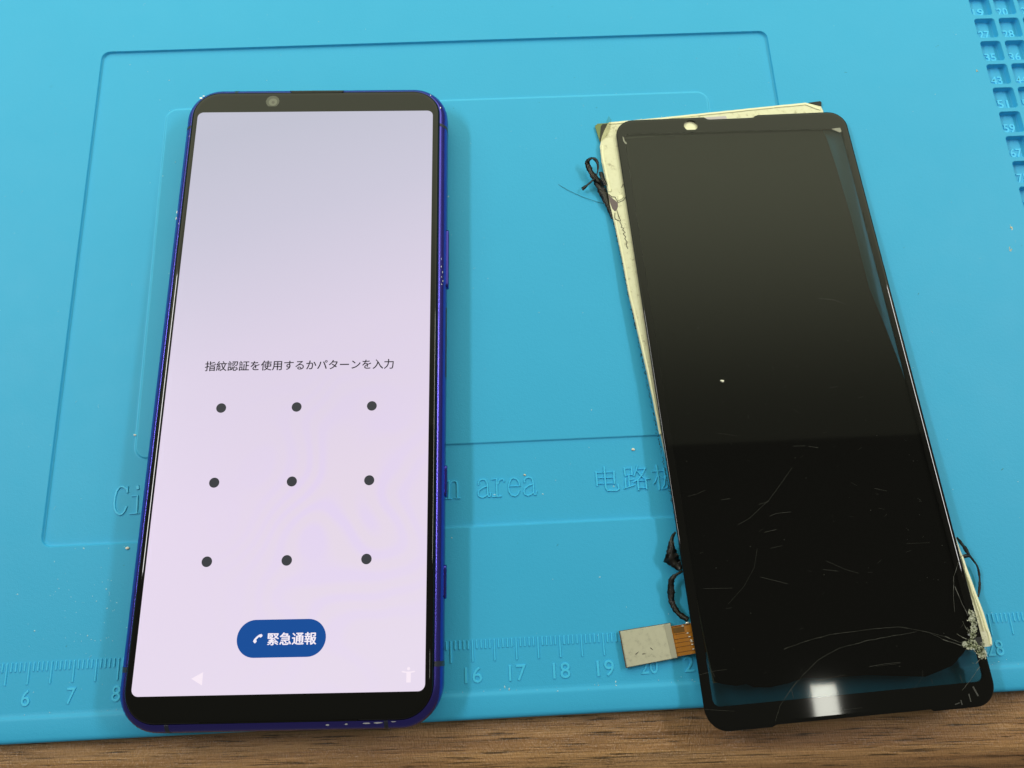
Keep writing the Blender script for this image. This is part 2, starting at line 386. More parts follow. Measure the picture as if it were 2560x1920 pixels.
# traced lettering, scratches, tape and cable paths (millimetres)
DATA = {'en': [[([(78.0, 37.76), (77.61, 38.66), (76.68, 39.28), (76.0, 39.23), (75.31, 38.33), (75.03, 36.76), (74.99, 35.37), (75.22, 33.97), (75.73, 33.09), (76.47, 32.54), (77.14, 32.68), (77.68, 33.34), (78.0, 34.45)], 0.47), ([(77.85, 39.35), (77.97, 37.77)], 0.28)], [([(80.14, 39.3), (80.36, 38.48)], 0.8), ([(79.16, 36.84), (80.45, 36.9)], 0.28), ([(80.39, 37.01), (80.57, 32.69)], 0.47), ([(78.95, 32.59), (81.25, 32.71)], 0.31)], [([(155.52, 37.25), (155.48, 35.66), (155.35, 32.76)], 0.4), ([(154.79, 36.82), (155.52, 37.12)], 0.24), ([(154.63, 32.7), (156.07, 32.69)], 0.29), ([(155.56, 36.19), (156.11, 36.82), (156.77, 37.03), (157.29, 36.77), (157.47, 36.1), (157.42, 32.73)], 0.37), ([(156.72, 32.74), (158.16, 32.72)], 0.29)], [([(162.74, 35.79), (162.66, 36.39), (163.11, 36.9), (163.77, 37.07), (164.42, 36.84), (164.77, 36.16), (164.82, 35.23), (164.82, 33.38), (164.99, 32.78), (165.32, 32.7), (165.55, 33.61)], 0.4), ([(164.74, 35.36), (163.7, 35.02), (162.75, 34.4), (162.49, 33.62), (162.7, 32.95), (163.48, 32.58), (164.27, 32.88), (164.82, 33.38)], 0.37)], [([(165.88, 36.84), (167.14, 37.05)], 0.26), ([(167.15, 37.18), (167.03, 32.75)], 0.42), ([(165.91, 32.71), (168.21, 32.69)], 0.29), ([(167.26, 35.65), (167.72, 36.56), (168.4, 36.97), (168.85, 36.75), (168.89, 36.24)], 0.37)], [([(170.23, 35.02), (172.67, 35.0)], 0.24), ([(172.67, 34.97), (172.52, 36.07), (171.96, 36.79), (171.31, 37.03), (170.64, 36.8), (170.14, 35.91), (169.95, 34.73), (170.1, 33.66), (170.59, 32.87), (171.36, 32.57), (172.04, 32.91), (172.55, 33.88)], 0.37)], [([(173.9, 35.78), (173.84, 36.38), (174.29, 36.9), (174.96, 37.07), (175.61, 36.84), (175.94, 36.15), (175.98, 35.22), (175.95, 33.37), (176.11, 32.76), (176.44, 32.68), (176.68, 33.6)], 0.4), ([(175.9, 35.36), (174.85, 35.01), (173.89, 34.39), (173.61, 33.61), (173.81, 32.94), (174.59, 32.57), (175.39, 32.86), (175.95, 33.37)], 0.37)]], 'zh': [[([(191.52, 37.6), (191.57, 34.13)], 0.45), ([(191.61, 37.35), (195.87, 37.35)], 0.21), ([(195.88, 37.62), (195.81, 34.41)], 0.45), ([(191.72, 36.04), (195.76, 36.0)], 0.19), ([(191.77, 34.67), (195.74, 34.58)], 0.19), ([(193.59, 38.8), (193.61, 36.38), (193.62, 33.61), (193.96, 32.93), (196.23, 32.85), (196.76, 33.14), (196.63, 34.37)], 0.45)], [([(198.53, 38.36), (198.6, 36.2)], 0.41), ([(198.66, 38.08), (200.32, 38.09)], 0.21), ([(200.29, 38.38), (200.29, 36.39)], 0.43), ([(198.56, 36.35), (200.22, 36.48)], 0.21), ([(199.47, 36.43), (199.37, 33.55)], 0.38), ([(199.63, 35.23), (200.6, 35.42)], 0.32), ([(198.58, 35.67), (198.45, 33.38)], 0.42), ([(198.01, 33.21), (200.73, 33.95)], 0.3), ([(201.75, 38.75), (201.52, 37.74), (200.67, 36.16)], 0.32), ([(201.79, 37.78), (203.72, 37.88)], 0.21), ([(203.69, 38.07), (202.85, 36.6), (201.65, 35.26), (200.32, 34.63)], 0.36), ([(201.59, 37.41), (202.59, 36.08), (203.47, 35.29), (204.54, 35.32)], 0.32), ([(201.54, 35.16), (201.56, 32.6)], 0.42), ([(201.62, 34.92), (203.54, 34.96)], 0.21), ([(203.48, 35.18), (203.54, 32.73)], 0.42), ([(201.72, 33.16), (203.47, 33.1)], 0.21)], [([(206.5, 38.69), (206.67, 35.35), (206.64, 32.48)], 0.43), ([(205.3, 37.06), (207.92, 37.12)], 0.26), ([(206.4, 35.79), (205.84, 34.54), (205.37, 34.02)], 0.28), ([(207.06, 35.98), (207.83, 35.25)], 0.32), ([(208.18, 38.02), (208.42, 35.7), (207.99, 33.69), (207.25, 32.66)], 0.32), ([(207.24, 32.64), (208.33, 32.82), (209.02, 33.32)], 0.23)]], 'scratch': [[(-18.02, -33.57), (-15.23, -32.46), (-12.44, -30.49), (-9.63, -28.5), (-6.14, -24.98), (-2.58, -21.25)], [(-18.99, -11.32), (-16.75, -11.77), (-14.37, -12.41)], [(-1.17, -16.08), (1.64, -16.25)], [(2.5, -16.43), (4.63, -16.98)], [(-10.19, -32.29), (-8.53, -31.75), (-5.05, -31.71)], [(-12.27, -35.93), (-9.25, -35.45)], [(-28.64, -25.98), (-26.49, -25.58), (-24.29, -24.87)], [(-20.9, -27.45), (-18.8, -27.36)], [(-12.21, -29.31), (-9.69, -28.84)], [(-28.46, -47.24), (-21.87, -47.69)], [(-14.52, -39.38), (-15.99, -43.61), (-19.2, -47.63), (-23.36, -51.08)], [(-0.19, -45.44), (3.05, -46.07)], [(0.89, -43.58), (4.89, -45.88), (7.79, -47.0)], [(7.05, -67.14), (12.52, -67.03)], [(-30.26, -63.22), (-29.03, -66.13)], [(-12.03, -35.84), (-9.24, -35.5)], [(-11.41, -39.65), (-8.61, -39.24)], [(20.49, -41.34), (25.92, -41.6)], [(-14.85, -45.87), (-8.99, -47.89)], [(-6.77, -68.91), (-0.16, -68.3)], [(-32.66, -72.49), (-26.05, -73.47)], [(5.55, -67.1), (9.05, -66.83), (12.67, -66.81)], [(17.21, -68.89), (16.88, -70.19), (15.66, -71.4), (14.32, -72.43)], [(18.69, -70.85), (18.7, -71.84)], [(25.17, -70.59), (25.38, -72.1)], [(-4.75, -75.45), (-1.17, -75.29), (2.03, -75.25)], [(13.17, 21.85), (16.11, 21.4), (19.93, 19.77)], [(10.76, -2.21), (12.8, -2.08)], [(16.02, -27.91), (18.8, -28.78)], [(2.47, -16.46), (4.68, -16.94)], [(13.2, 21.87), (17.4, 21.11)], [(8.54, 49.06), (7.92, 46.9)]], 'smear': [([(27.49, -73.28), (28.05, -75.13)], 0.7), ([(26.13, -74.63), (26.17, -76.11)], 0.5), ([(24.03, -75.75), (24.07, -76.57)], 0.5), ([(22.59, -76.44), (23.55, -76.2)], 0.3)], 'crack': [[(-12.66, -61.75), (-6.71, -60.44), (-1.72, -59.65), (8.93, -59.27), (14.19, -59.41), (19.18, -60.68), (24.04, -62.35), (27.54, -64.09)], [(-17.45, -76.18), (-15.8, -73.22), (-12.58, -69.98), (-9.49, -67.47), (-5.42, -64.62), (-0.2, -62.65), (6.61, -61.62), (17.83, -60.76)], [(-32.35, -65.44), (-28.83, -64.95), (-26.23, -64.86)], [(32.54, -45.04), (30.76, -47.72), (29.44, -49.77), (28.33, -53.52), (27.63, -57.26)], [(29.09, -51.88), (29.82, -55.77), (30.46, -58.35)], [(33.33, -44.67), (32.42, -45.47), (31.12, -46.88)], [(27.38, -64.69), (23.45, -62.91), (20.8, -61.23), (19.16, -60.76)], [(30.03, -69.39), (27.13, -71.93), (24.9, -73.72)], [(-12.66, -70.37), (-12.56, -71.95)], [(29.39, -68.53), (31.01, -67.46), (31.13, -66.25)]], 'shard': [(31.37, -58.08), (31.57, -59.27), (30.86, -60.55), (30.8, -62.04), (29.96, -63.13), (28.91, -64.36), (27.78, -64.59), (29.94, -65.11), (30.93, -66.02), (31.0, -67.01), (31.03, -64.38), (29.99, -64.29), (31.26, -67.36)], 'hole': [(30.44, -63.34), (31.39, -63.09), (32.26, -63.17), (32.12, -63.98), (31.42, -64.91), (30.38, -64.82)], 'glassmark': [[(27.57, 72.41), (28.83, 72.54), (30.07, 72.56), (30.24, 71.47), (29.73, 71.04), (28.65, 71.72)], [(-30.88, 74.71), (-30.54, 74.42), (-30.4, 73.17), (-29.89, 72.51), (-30.08, 72.18), (-30.5, 72.47), (-30.83, 73.38)]], 'specks': [[11.35, 60.07], [11.22, 56.68], [-0.14, 70.77], [-0.27, 70.65], [-6.2, 28.75], [-5.95, -5.1], [-19.27, 16.38], [4.56, 24.42], [30.01, 68.3], [-0.67, -33.34], [8.41, -21.83], [-1.47, -19.0], [0.22, -24.05], [21.48, -49.88], [24.7, -49.81], [25.67, -50.07], [23.32, -49.32], [-23.82, -60.79], [-25.4, -5.79], [-12.6, -7.61], [-10.82, -7.66], [-1.38, -19.01], [-30.62, 37.75], [-25.58, 46.82], [3.67, 52.94], [10.8, 34.28], [-26.38, -35.48], [-21.96, -41.55], [-24.82, -42.93]], 'tape': [[(199.07, 116.7, 1.2, 0.67), (197.64, 117.65, 1.4, 0.81), (196.69, 119.07, 1.6, 0.81), (195.91, 120.84, 1.8, 0.74), (195.56, 122.25, 2.0, 0.67), (195.73, 122.75, 2.4, 0.59), (196.4, 123.01, 3.0, 0.37), (197.15, 122.8, 3.4, 0.44), (197.93, 122.06, 3.2, 0.44), (198.25, 120.78, 2.8, 0.3), (198.02, 119.19, 2.4, 0.16), (197.45, 117.95, 2.0, 0.16), (196.34, 116.78, 1.8, 0.22), (195.11, 115.79, 1.6, 0.29), (194.22, 115.23, 1.2, 0.44), (193.65, 114.99, 0.8, 0.59)], [(197.68, 117.81, 1.2, 0.89), (198.32, 116.23, 1.0, 1.11), (199.19, 113.98, 0.8, 1.11), (200.14, 111.01, 0.7, 0.96), (200.94, 108.07, 0.6, 0.66), (201.33, 105.76, 0.6, 0.51)], [(198.97, 119.7, 1.6, 0.44), (199.21, 118.39, 1.8, 0.59), (199.46, 116.87, 1.8, 0.66), (199.97, 115.53, 1.5, 0.52)], [(208.78, 21.92, 2.4, 0.21), (207.93, 20.85, 2.6, 0.38), (207.35, 19.01, 2.8, 0.68), (207.3, 17.37, 2.6, 1.19), (207.4, 15.9, 2.2, 1.87), (208.16, 14.72, 2.0, 1.27), (209.01, 13.17, 2.4, 0.51)], [(209.31, 12.88, 2.8, 0.34), (208.2, 12.35, 3.0, 0.25), (207.06, 11.6, 2.8, 0.5), (206.54, 10.67, 2.4, 0.71), (206.35, 8.26, 1.8, 0.8), (206.32, 6.33, 1.6, 0.71), (206.92, 4.53, 1.8, 0.63), (207.86, 3.2, 2.2, 0.62), (209.43, 2.01, 2.8, 0.62)], [(274.85, 17.51, 3.0, 0.21), (275.87, 16.09, 2.6, 0.41), (276.79, 14.81, 2.2, 0.45), (277.44, 13.46, 2.0, 0.38), (278.25, 12.23, 1.8, 0.22), (279.1, 10.88, 1.5, 0.26), (279.37, 9.16, 1.2, 0.26), (279.25, 7.33, 1.0, 0.26), (278.74, 5.51, 1.0, 0.29), (277.88, 3.84, 1.4, 0.24)], [(275.47, 12.97, 2.6, 0.41), (276.6, 13.2, 2.4, 0.41), (277.59, 13.18, 2.0, 0.34)]], 'hair': [(186.58, 118.27), (187.91, 117.04), (189.61, 115.71), (191.6, 114.46), (193.88, 113.19), (196.17, 112.1), (198.18, 111.35), (200.06, 110.86)], 'conn': [(193.86, 0.22, 1.4), (205.56, 1.45, 1.4), (206.4, -6.1, 1.4), (194.73, -7.62, 1.4)], 'fold': [(204.04, 1.3, 1.4), (205.06, -6.27, 1.4)], 'flex_near': [(205.29, 0.73, 1.1), (206.24, -5.87, 1.1)], 'flex_far': [(209.77, 1.28, 3.0), (210.33, -5.22, 3.0)], 'flex_in': [(213.22, 1.9, 3.4), (214.18, -5.16, 3.4)], 'trace': [[(206.0, 0.66, 1.3), (209.88, 1.04, 3.1)], [(206.07, -1.24, 1.3), (209.82, -0.89, 3.1)], [(206.26, -2.32, 1.3), (209.88, -1.86, 3.1)], [(206.34, -3.06, 1.3), (209.93, -2.8, 3.1)], [(206.44, -4.0, 1.3), (209.97, -3.6, 3.1)], [(206.58, -5.1, 1.3), (210.05, -4.6, 3.1)]], 'solder': [(208.24, 0.61, 2.8), (208.87, -1.19, 2.8), (209.11, -1.94, 2.8), (209.44, -2.7, 2.8), (209.6, -3.04, 2.8), (209.7, -3.6, 2.8), (209.77, -4.58, 2.8), (209.38, 1.58, 2.8)], 'green': [(-37.71, 79.77), (-36.91, 80.61), (-34.84, 80.62), (-35.97, 78.91), (-36.95, 77.2), (-37.33, 77.23)], 'curl': [(-33.8, 81.77), (-33.12, 80.45), (-33.89, 77.46), (-34.55, 76.44), (-36.65, 74.3), (-36.72, 75.55), (-35.73, 77.96), (-34.9, 79.69)], 'purple': [(-36.82, 57.36), (-34.63, 54.82), (-34.71, 53.66), (-35.13, 52.7), (-35.71, 52.24), (-36.33, 53.13), (-36.73, 55.17)], 'tear': [[(-36.79, 57.66), (-36.02, 56.76), (-35.15, 56.6), (-34.49, 54.87), (-33.09, 55.34), (-32.21, 56.44)], [(-33.0, 59.38), (-32.62, 60.03), (-32.19, 60.42)], [(-35.17, 52.5), (-34.9, 50.66), (-34.57, 49.23), (-35.08, 49.27), (-36.02, 49.92)], [(-35.78, 51.72), (-36.03, 50.42), (-35.9, 49.75)], [(-34.82, 49.0), (-34.42, 47.65), (-34.75, 47.35), (-34.07, 46.97), (-34.42, 46.51), (-33.81, 45.64), (-34.43, 45.37), (-33.84, 44.34), (-34.19, 43.89), (-33.75, 42.88), (-34.04, 41.77), (-33.74, 40.78)]], 'blackcorner': [(23.47, 82.22), (26.06, 82.63), (26.55, 81.97), (25.93, 80.06), (24.65, 80.9)], 'mauve': [(-6.84, 80.02), (-5.83, 80.61), (0.1, 80.53), (0.12, 79.32), (-5.57, 79.45)], 'crumbs': [[224.09, 58.14], [201.14, 42.81], [310.96, 149.47], [308.94, 98.92], [307.38, 92.54], [312.38, 99.26], [78.42, 52.0], [79.51, 24.43], [174.04, 37.67]], 'handset': [(-6.19, -61.96), (-5.94, -61.49), (-5.5, -61.02), (-4.94, -60.61), (-4.48, -60.48), (-4.21, -60.75), (-4.3, -61.05), (-4.68, -61.24), (-4.89, -61.06), (-5.07, -61.17), (-5.46, -61.59), (-5.56, -61.74), (-5.36, -61.9), (-5.46, -62.13), (-5.72, -62.41), (-5.93, -62.3)]}
# ================================================================== table
ZT = -3.2                                     # table top below the mat surface
tm = MB()
prof = [(420, 0), (200, 0), (60, 0), (20, 0), (6, 0), (0, 0)]
R_ = 12
for i in range(1, 13):
    a = math.radians(90 * i / 12); prof.append((-R_ * math.sin(a), -R_ + R_ * math.cos(a)))
prof += [(-R_, -26), (-R_ + 1, -28), (420, -28)]
rows = []
for x in (-420, -150, 0, 150, 520):
    rows.append(tm.loop([(x, p[0], p[1]) for p in prof]))
for a, b_ in zip(rows, rows[1:]): tm.bridge(a, b_)
tm.f.append(tuple(rows[0])); tm.f.append(tuple(rows[-1][::-1]))
table = tm.build('table_top', M_WOOD, None, kind='structure')
table.location = Vector((170, -23.75, ZT)) * S
table.rotation_euler = (0, 0, -0.0244)
for p in table.data.polygons: p.use_smooth = len(p.vertices) == 4 and abs(p.normal.x) < 0.5
try:
    table.data.set_sharp_from_angle(angle=math.radians(40))
except Exception:
    pass

# ================================================================== silicone mat
MX0, MX1, MY1 = -15.0, 362.0, 232.0
matr = empty('silicone_mat', (0, 0, 0))
tag(matr, 'bright blue silicone work mat with embossed ruler, lettering and numbered compartments', 'work mat')
CX0, CY0, PX, PY, CW, CH, CD = 314.09, 167.6, 7.31, 8.05, 6.0, 6.7, 1.75
NCOL, ROWS = 4, list(range(-2, 9))
def off(x0, x1, y0, y1, r, d, z, n=7): return [(p[0], p[1], z) for p in rrect(x0 - d, x1 + d, y0 - d, y1 + d, max(r + d, 0.15), n)]
PANEL = (59.0, 251.8, 25.6, 165.75); PAD = (78.9, 231.8, 46.05, 145.8)
panel_top = off(*PANEL, 2.4, 0.14, 0.0)
cell_tops = {}
for r_ in ROWS:
    for c_ in range(NCOL):
        x0 = CX0 + c_ * PX; y1 = CY0 - r_ * PY
        cell_tops[(r_, c_)] = off(x0, x0 + CW, y1 - CH, y1, 0.9, 0.14, 0.0, 5)
sh = MB()
sh.fill([(MX0, -10.6), (MX1, -10.6), (MX1, MY1), (MX0, MY1)], [panel_top] + list(cell_tops.values()), 0.0)
sh.build('sheet', M_MAT, matr)
# front rim: shallow rise, flat top, rounded front edge, down to the table
rim = MB()
rp = [(-10.6, 0), (-11.1, 0.02), (-11.45, 0.12), (-11.75, 0.34), (-12.0, 0.46), (-12.4, 0.5), (-14.2, 0.5), (-15.9, 0.46), (-16.5, 0.32), (-16.9, 0.0), (-17.05, -0.6), (-17.1, ZT)]
ra = rim.loop([(MX0, p[0], p[1]) for p in rp]); rb = rim.loop([(MX1, p[0], p[1]) for p in rp])
for i in range(len(rp) - 1): rim.f.append((ra[i], ra[i + 1], rb[i + 1], rb[i]))
rim.build('front_rim', M_MAT, matr, True)
sk = MB()
sk.f += []
q = sk.loop([(MX0, -17.1), (MX0, MY1), (MX1, MY1), (MX1, -17.1)], 0.0); w_ = sk.loop([(MX0, -17.1), (MX0, MY1), (MX1, MY1), (MX1, -17.1)], ZT)
for i in (0, 1, 2): sk.f.append((q[i], q[i + 1], w_[i + 1], w_[i]))
sk.f.append(tuple(w_))
sk.build('side_wall', M_MAT, matr)
# sunken panel with a low pad inside
pn = MB()
ZF = -0.8
pr = [(0.14, 0.0), (0.05, -0.02), (0.0, -0.10), (-0.06, -0.55), (-0.16, -0.68), (-0.4, -0.77), (-0.8, ZF)]
pn.rings([off(*PANEL, 2.4, d, z) for d, z in pr])
pn.build('panel_edge', M_MAT, matr, True)
fl = MB()
fl.fill(off(*PANEL, 2.4, -0.8, ZF), [off(*PAD, 3.0, 0.5, ZF)], ZF)
fl.build('panel_floor', M_MAT, matr)
pd = MB()
pp = [(0.5, ZF), (0.22, ZF + 0.02), (0.08, ZF + 0.1), (-0.03, ZF + 0.36), (-0.12, ZF + 0.45), (-0.4, ZF + 0.48)]
pd.rings([off(*PAD, 3.0, d, z) for d, z in pp])
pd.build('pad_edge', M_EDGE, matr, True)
pt = MB(); pt.fill(off(*PAD, 3.0, -0.4, 0), z=ZF + 0.48); pt.build('pad_top', M_MAT, matr)
# numbered compartments
cell_mesh = None
cp_ = [(0.14, 0.0), (0.05, -0.03), (0.0, -0.14), (-0.10, -CD + 0.15), (-0.17, -CD + 0.04), (-0.3, -CD)]
cm = MB()
cm.rings([off(0, CW, -CH, 0, 0.9, d, z, 5) for d, z in cp_])
cm.fill(off(0, CW, -CH, 0, 0.9, -0.3, 0, 5), z=-CD)
cell_me = cm.build('compartment', M_MAT, smooth=True, link_it=False)
try: cell_me.set_sharp_from_angle(angle=math.radians(50))
except Exception: pass
for r_ in ROWS:
    for c_ in range(NCOL):
        o = link('compartment', cell_me, None, matr)
        o.location = Vector((CX0 + c_ * PX, CY0 - r_ * PY, 0)) * S
        num = 27 + 8 * r_ + c_
        V, F = text_geo(str(num), 1.35, 4.75, -5.85, -3.05, -CD - 0.02, -CD + 0.2, 0.004, 0.015)
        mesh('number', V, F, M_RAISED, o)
# ruler
def tick_mesh(length):
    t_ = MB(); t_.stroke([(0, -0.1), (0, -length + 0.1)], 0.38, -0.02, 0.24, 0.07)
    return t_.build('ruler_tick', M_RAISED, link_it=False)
TS, TL_ = tick_mesh(2.05), tick_mesh(4.85)
for k in range(48, 332):
    if 86 <= k <= 152 or 209 <= k <= 271: continue
    o = link('ruler_tick', TL_ if k % 5 == 0 else TS, None, matr)
    o.location = Vector((k + 0.0, 0, 0)) * S
for n_ in (5, 6, 7, 8, 16, 17, 18, 19, 20, 21, 28, 29, 30, 31, 32):
    s_ = str(n_); hw = 0.95 if len(s_) == 1 else 1.95
    xa = n_ * 10 - hw
    V, F = text_geo(s_, xa, xa + 2 * hw, -9.3, -5.9, -0.02, 0.2, -0.008, 0.010)
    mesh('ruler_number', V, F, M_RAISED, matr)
# raised lettering
for key, nm in (('en', 'raised_letter'), ('zh', 'raised_character')):
    for strokes in DATA[key]:
        lm = MB()
        for i, (pts, w) in enumerate(strokes):
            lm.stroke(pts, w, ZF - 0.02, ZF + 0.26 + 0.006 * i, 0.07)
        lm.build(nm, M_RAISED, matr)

# ================================================================== phone
PH = empty('smartphone', (120.713, 63.909, 0.5), (0, 0, -0.030))
tag(PH, 'purple-blue smartphone with lit pattern-lock screen lying on the blue mat', 'smartphone')
HX, YB, YT, RC = 35.1, -80.5, 81.4, 9.2
def ring(d, z, n=12): return [(p[0], p[1], z) for p in rrect_s(-HX + d, HX - d, YB + d, YT - d, RC - d, n)]
FP = [(3.4, 0.0), (1.6, 0.35), (0.7, 1.0), (0.25, 1.9), (0.0, 3.0), (0.0, 4.7), (0.12, 5.5), (0.36, 6.2), (0.58, 6.55), (0.66, 6.66), (0.74, 6.76), (1.1, 7.08), (1.5, 7.40), (1.78, 7.58), (1.95, 7.6), (2.02, 7.4), (2.3, 7.3)]
fm = MB(); ids = fm.rings([ring(d, z) for d, z in FP])
fm.f.append(tuple(ids[0][::-1])); fm.f.append(tuple(ids[-1]))
fr_o = fm.build('frame', M_FRAME, PH, True)
try: fr_o.data.set_sharp_from_angle(angle=math.radians(38))
except Exception: pass
gm = MB()
GP = [(2.06, 7.35), (2.06, 7.62), (2.12, 7.85), (2.28, 8.07), (2.52, 8.22), (2.85, 8.32), (3.25, 8.38), (3.6, 8.4)]
ids = gm.rings([ring(d, z) for d, z in GP]); gm.f.append(tuple(ids[-1]))
gl_o = gm.build('cover_glass', M_GLASS, PH, True)
try: gl_o.data.set_sharp_from_angle(angle=math.radians(38))
except Exception: pass
ZS = 8.42
sm = MB(); sm.fill(rrect(-31.3, 31.35, -72.8, 72.75, 1.5, 6), z=ZS)
scr = sm.build('screen', M_SCREEN, PH)
def bold_text(nm, V, F, d, m_):
    VV, FF = [], []
    for k_, (dx, dy) in enumerate(((-d, 0), (d, 0), (0, d * 0.7), (0, -d * 0.7))):
        i0 = len(VV); VV += [(p[0] + dx, p[1] + dy, p[2] + 0.002 * k_) for p in V]; FF += [tuple(i + i0 for i in f) for f in F]
    mesh(nm, VV, FF, m_, scr)
V, F = text_geo('指紋認証を使用するかパターンを入力', -22.6, 22.7, 0.02, 2.5, ZS + 0.005, ZS + 0.025, 0.0)
bold_text('message_text', V, F, 0.035, M_TXT)
def disc(cx, cy, r, z0, z1, n=28):
    d_ = MB(); d_.prism([(cx + r * math.cos(2 * math.pi * i / n), cy + r * math.sin(2 * math.pi * i / n)) for i in range(n)], z0, z1); return d_
for j in (1, 0, -1):
    for i in (-1, 0, 1):
        disc(i * 17.815, -27.03 + j * 17.815, 1.17, ZS + 0.005, ZS + 0.025).build('pattern_dot', M_DOT, scr)
bm_ = MB(); bm_.prism(rrect(-9.75, 9.6, -65.4, -57.5, 3.94, 10), ZS + 0.005, ZS + 0.02)
bm_.build('emergency_button', M_BTN, scr)
V, F = text_geo('緊急通報', -3.05, 7.5, -62.85, -60.3, ZS + 0.025, ZS + 0.04, 0.0)
bold_text('button_text', V, F, 0.06, M_WHITE)
hs = MB(); hs.prism(DATA['handset'], ZS + 0.025, ZS + 0.04); hs.build('handset_icon', M_WHITE, scr)
bi = MB(); bi.prism([(-18.8, -69.38), (-16.4, -68.1), (-16.4, -70.78)], ZS + 0.005, ZS + 0.02); bi.build('back_icon', M_ICON, scr)
ai = disc(27.75, -68.2, 0.34, ZS + 0.005, ZS + 0.02, 14)
ai.prism([(26.3, -68.62), (27.2, -68.78), (28.3, -68.78), (29.1, -68.62), (29.1, -68.9), (28.25, -69.05), (28.25, -71.0), (27.3, -71.0), (27.3, -69.05), (26.3, -68.9)], ZS + 0.005, ZS + 0.02)
ai.build('accessibility_icon', M_ICON, scr)
# front camera: D-shaped window, ring and pupil
dpts = [(-11.7 + 1.78 * math.cos(math.radians(a)), 76.05 + 1.78 * math.sin(math.radians(a))) for a in range(-62, 243, 8)]
cw = MB(); cw.prism(dpts, ZS - 0.02, ZS); cwo = cw.build('front_camera', M_LENS, PH)
disc(-11.6, 75.85, 1.12, ZS, ZS + 0.015).build('lens_ring', M_LENS2, cwo)
disc(-11.55, 75.75, 0.42, ZS + 0.015, ZS + 0.03).build('lens_pupil', M_LENS3, cwo)
# ear and mouth speaker slits at the glass edge
sl = MB(); sl.prism([(-7.3, 79.42), (7.3, 79.42), (6.6, 78.75), (-6.6, 78.75)], 8.05, 8.36); sl.build('ear_speaker', M_DARK, PH)
sl = MB(); sl.prism([(-16.6, -78.43), (17.2, -78.43), (16.9, -78.22), (-16.3, -78.22)], 7.7, 8.12); sl.build('mouth_speaker', M_OLED, PH)
# antenna bands: thin strips laid over the frame profile
def band(side, v0, w=0.9, axis='x'):
    bmb = MB(); P_ = FP[3:16]
    for s_ in (v0 - w / 2, v0 + w / 2):
        if axis == 'x': bmb.loop([(side * (HX - d + 0.025), s_, z + 0.01) for d, z in P_])
        else: bmb.loop([(s_, (YT - d + 0.025) if side > 0 else (YB + d - 0.025), z + 0.01) for d, z in P_])
    n = len(P_)
    for i in range(n - 1): bmb.f.append((i, i + 1, n + i + 1, n + i))
    bmb.build('antenna_band', M_BAND, PH, True)
band(1, 68.9); band(1, -67.4, 1.1); band(-1, -67.4, 1.1); band(-1, 68.9); band(-1, 23, 0.9, 'y'); band(-1, -23.5, 0.9, 'y'); band(1, -22, 0.9, 'y')
def key(v1, v0, out, nm, z0=2.85, z1=5.2, m_=M_FRAME):
    k_ = MB(); r_ = 0.9
    prof_ = rrect(v0, v1, z0, z1, min(r_, (z1 - z0) / 2 - 0.02), 5)
    la = k_.loop([(HX - 0.4, p[0], p[1]) for p in prof_]); lb = k_.loop([(HX + out - 0.14, p[0], p[1]) for p in prof_])
    cx_ = (v0 + v1) / 2; cz_ = (z0 + z1) / 2
    lc = k_.loop([(HX + out, cx_ + (p[0] - cx_) * (1 - 0.3 / (v1 - v0)), cz_ + (p[1] - cz_) * 0.86) for p in prof_])
    k_.bridge(la, lb); k_.bridge(lb, lc); k_.f.append(tuple(lc))
    k_.build(nm, m_, PH)
key(39.1, 22.7, 0.5, 'volume_button'); key(-23.0, -30.6, 0.42, 'side_button'); key(-46.1, -53.7, 0.42, 'side_button')
key(17.5, -1.5, 0.03, 'fingerprint_sensor', 2.7, 5.5, M_BAND)
# rear camera plate that props the far end
cb_ = MB(); cb_.prism(rrect(-30, -19, 52, 76, 4, 6), -0.68, 0.02); cb_.build('rear_camera_plate', M_GLASS, PH)
# worn paint along the frame edge
def chip(u, v_, d_in, z, pts):
    c_ = MB(); c_.prism([(u + p[0], v_ + p[1]) for p in pts], z, z + 0.06); c_.build('paint_chip', M_CHIP, PH)
rg = random.Random(3)
def blob(rx, ry, n=7): return [(rx * math.cos(2 * math.pi * i / n) * rg.uniform(0.6, 1.1), ry * math.sin(2 * math.pi * i / n) * rg.uniform(0.6, 1.1)) for i in range(n)]
for u, v_, rx, ry, z in ((10.6, -79.2, 0.55, 0.2, 7.46), (14.6, -79.15, 0.35, 0.2, 7.46), (18.9, -79.05, 0.9, 0.16, 7.48), (21.4, -78.98, 1.1, 0.16, 7.5), (24.6, -78.75, 0.7, 0.18, 7.5), (27.6, -77.95, 0.45, 0.2, 7.5),
                         (-30.2, -77.2, 0.45, 0.4, 7.2), (-31.4, 78.0, 0.45, 0.28, 7.45), (-30.7, 78.6, 0.35, 0.16, 7.5), (-33.2, 70.5, 0.09, 0.6, 7.52), (-33.3, 66.0, 0.08, 0.4, 7.52), (-33.35, 40.2, 0.08, 0.3, 7.5), (-34.6, 44, 0.1, 0.5, 6.62), (-34.6, 42.2, 0.08, 0.4, 6.62), (33.3, 74.3, 0.14, 0.3, 7.5), (30.6, 78.3, 0.12, 0.25, 7.46),
                         (33.9, 27.4, 0.1, 0.25, 7.2), (34.2, 26.0, 0.1, 0.35, 6.95), (34.0, 24.6, 0.12, 0.2, 7.12), (34.3, 23.6, 0.09, 0.3, 6.85), (34.05, 22.6, 0.14, 0.14, 7.1), (33.9, 29.5, 0.05, 0.4, 7.2), (-33.2, -20.0, 0.06, 0.5, 7.52), (-33.2, 10.0, 0.05, 0.3, 7.52)):
    chip(u, v_, 0, z, blob(rx, ry))

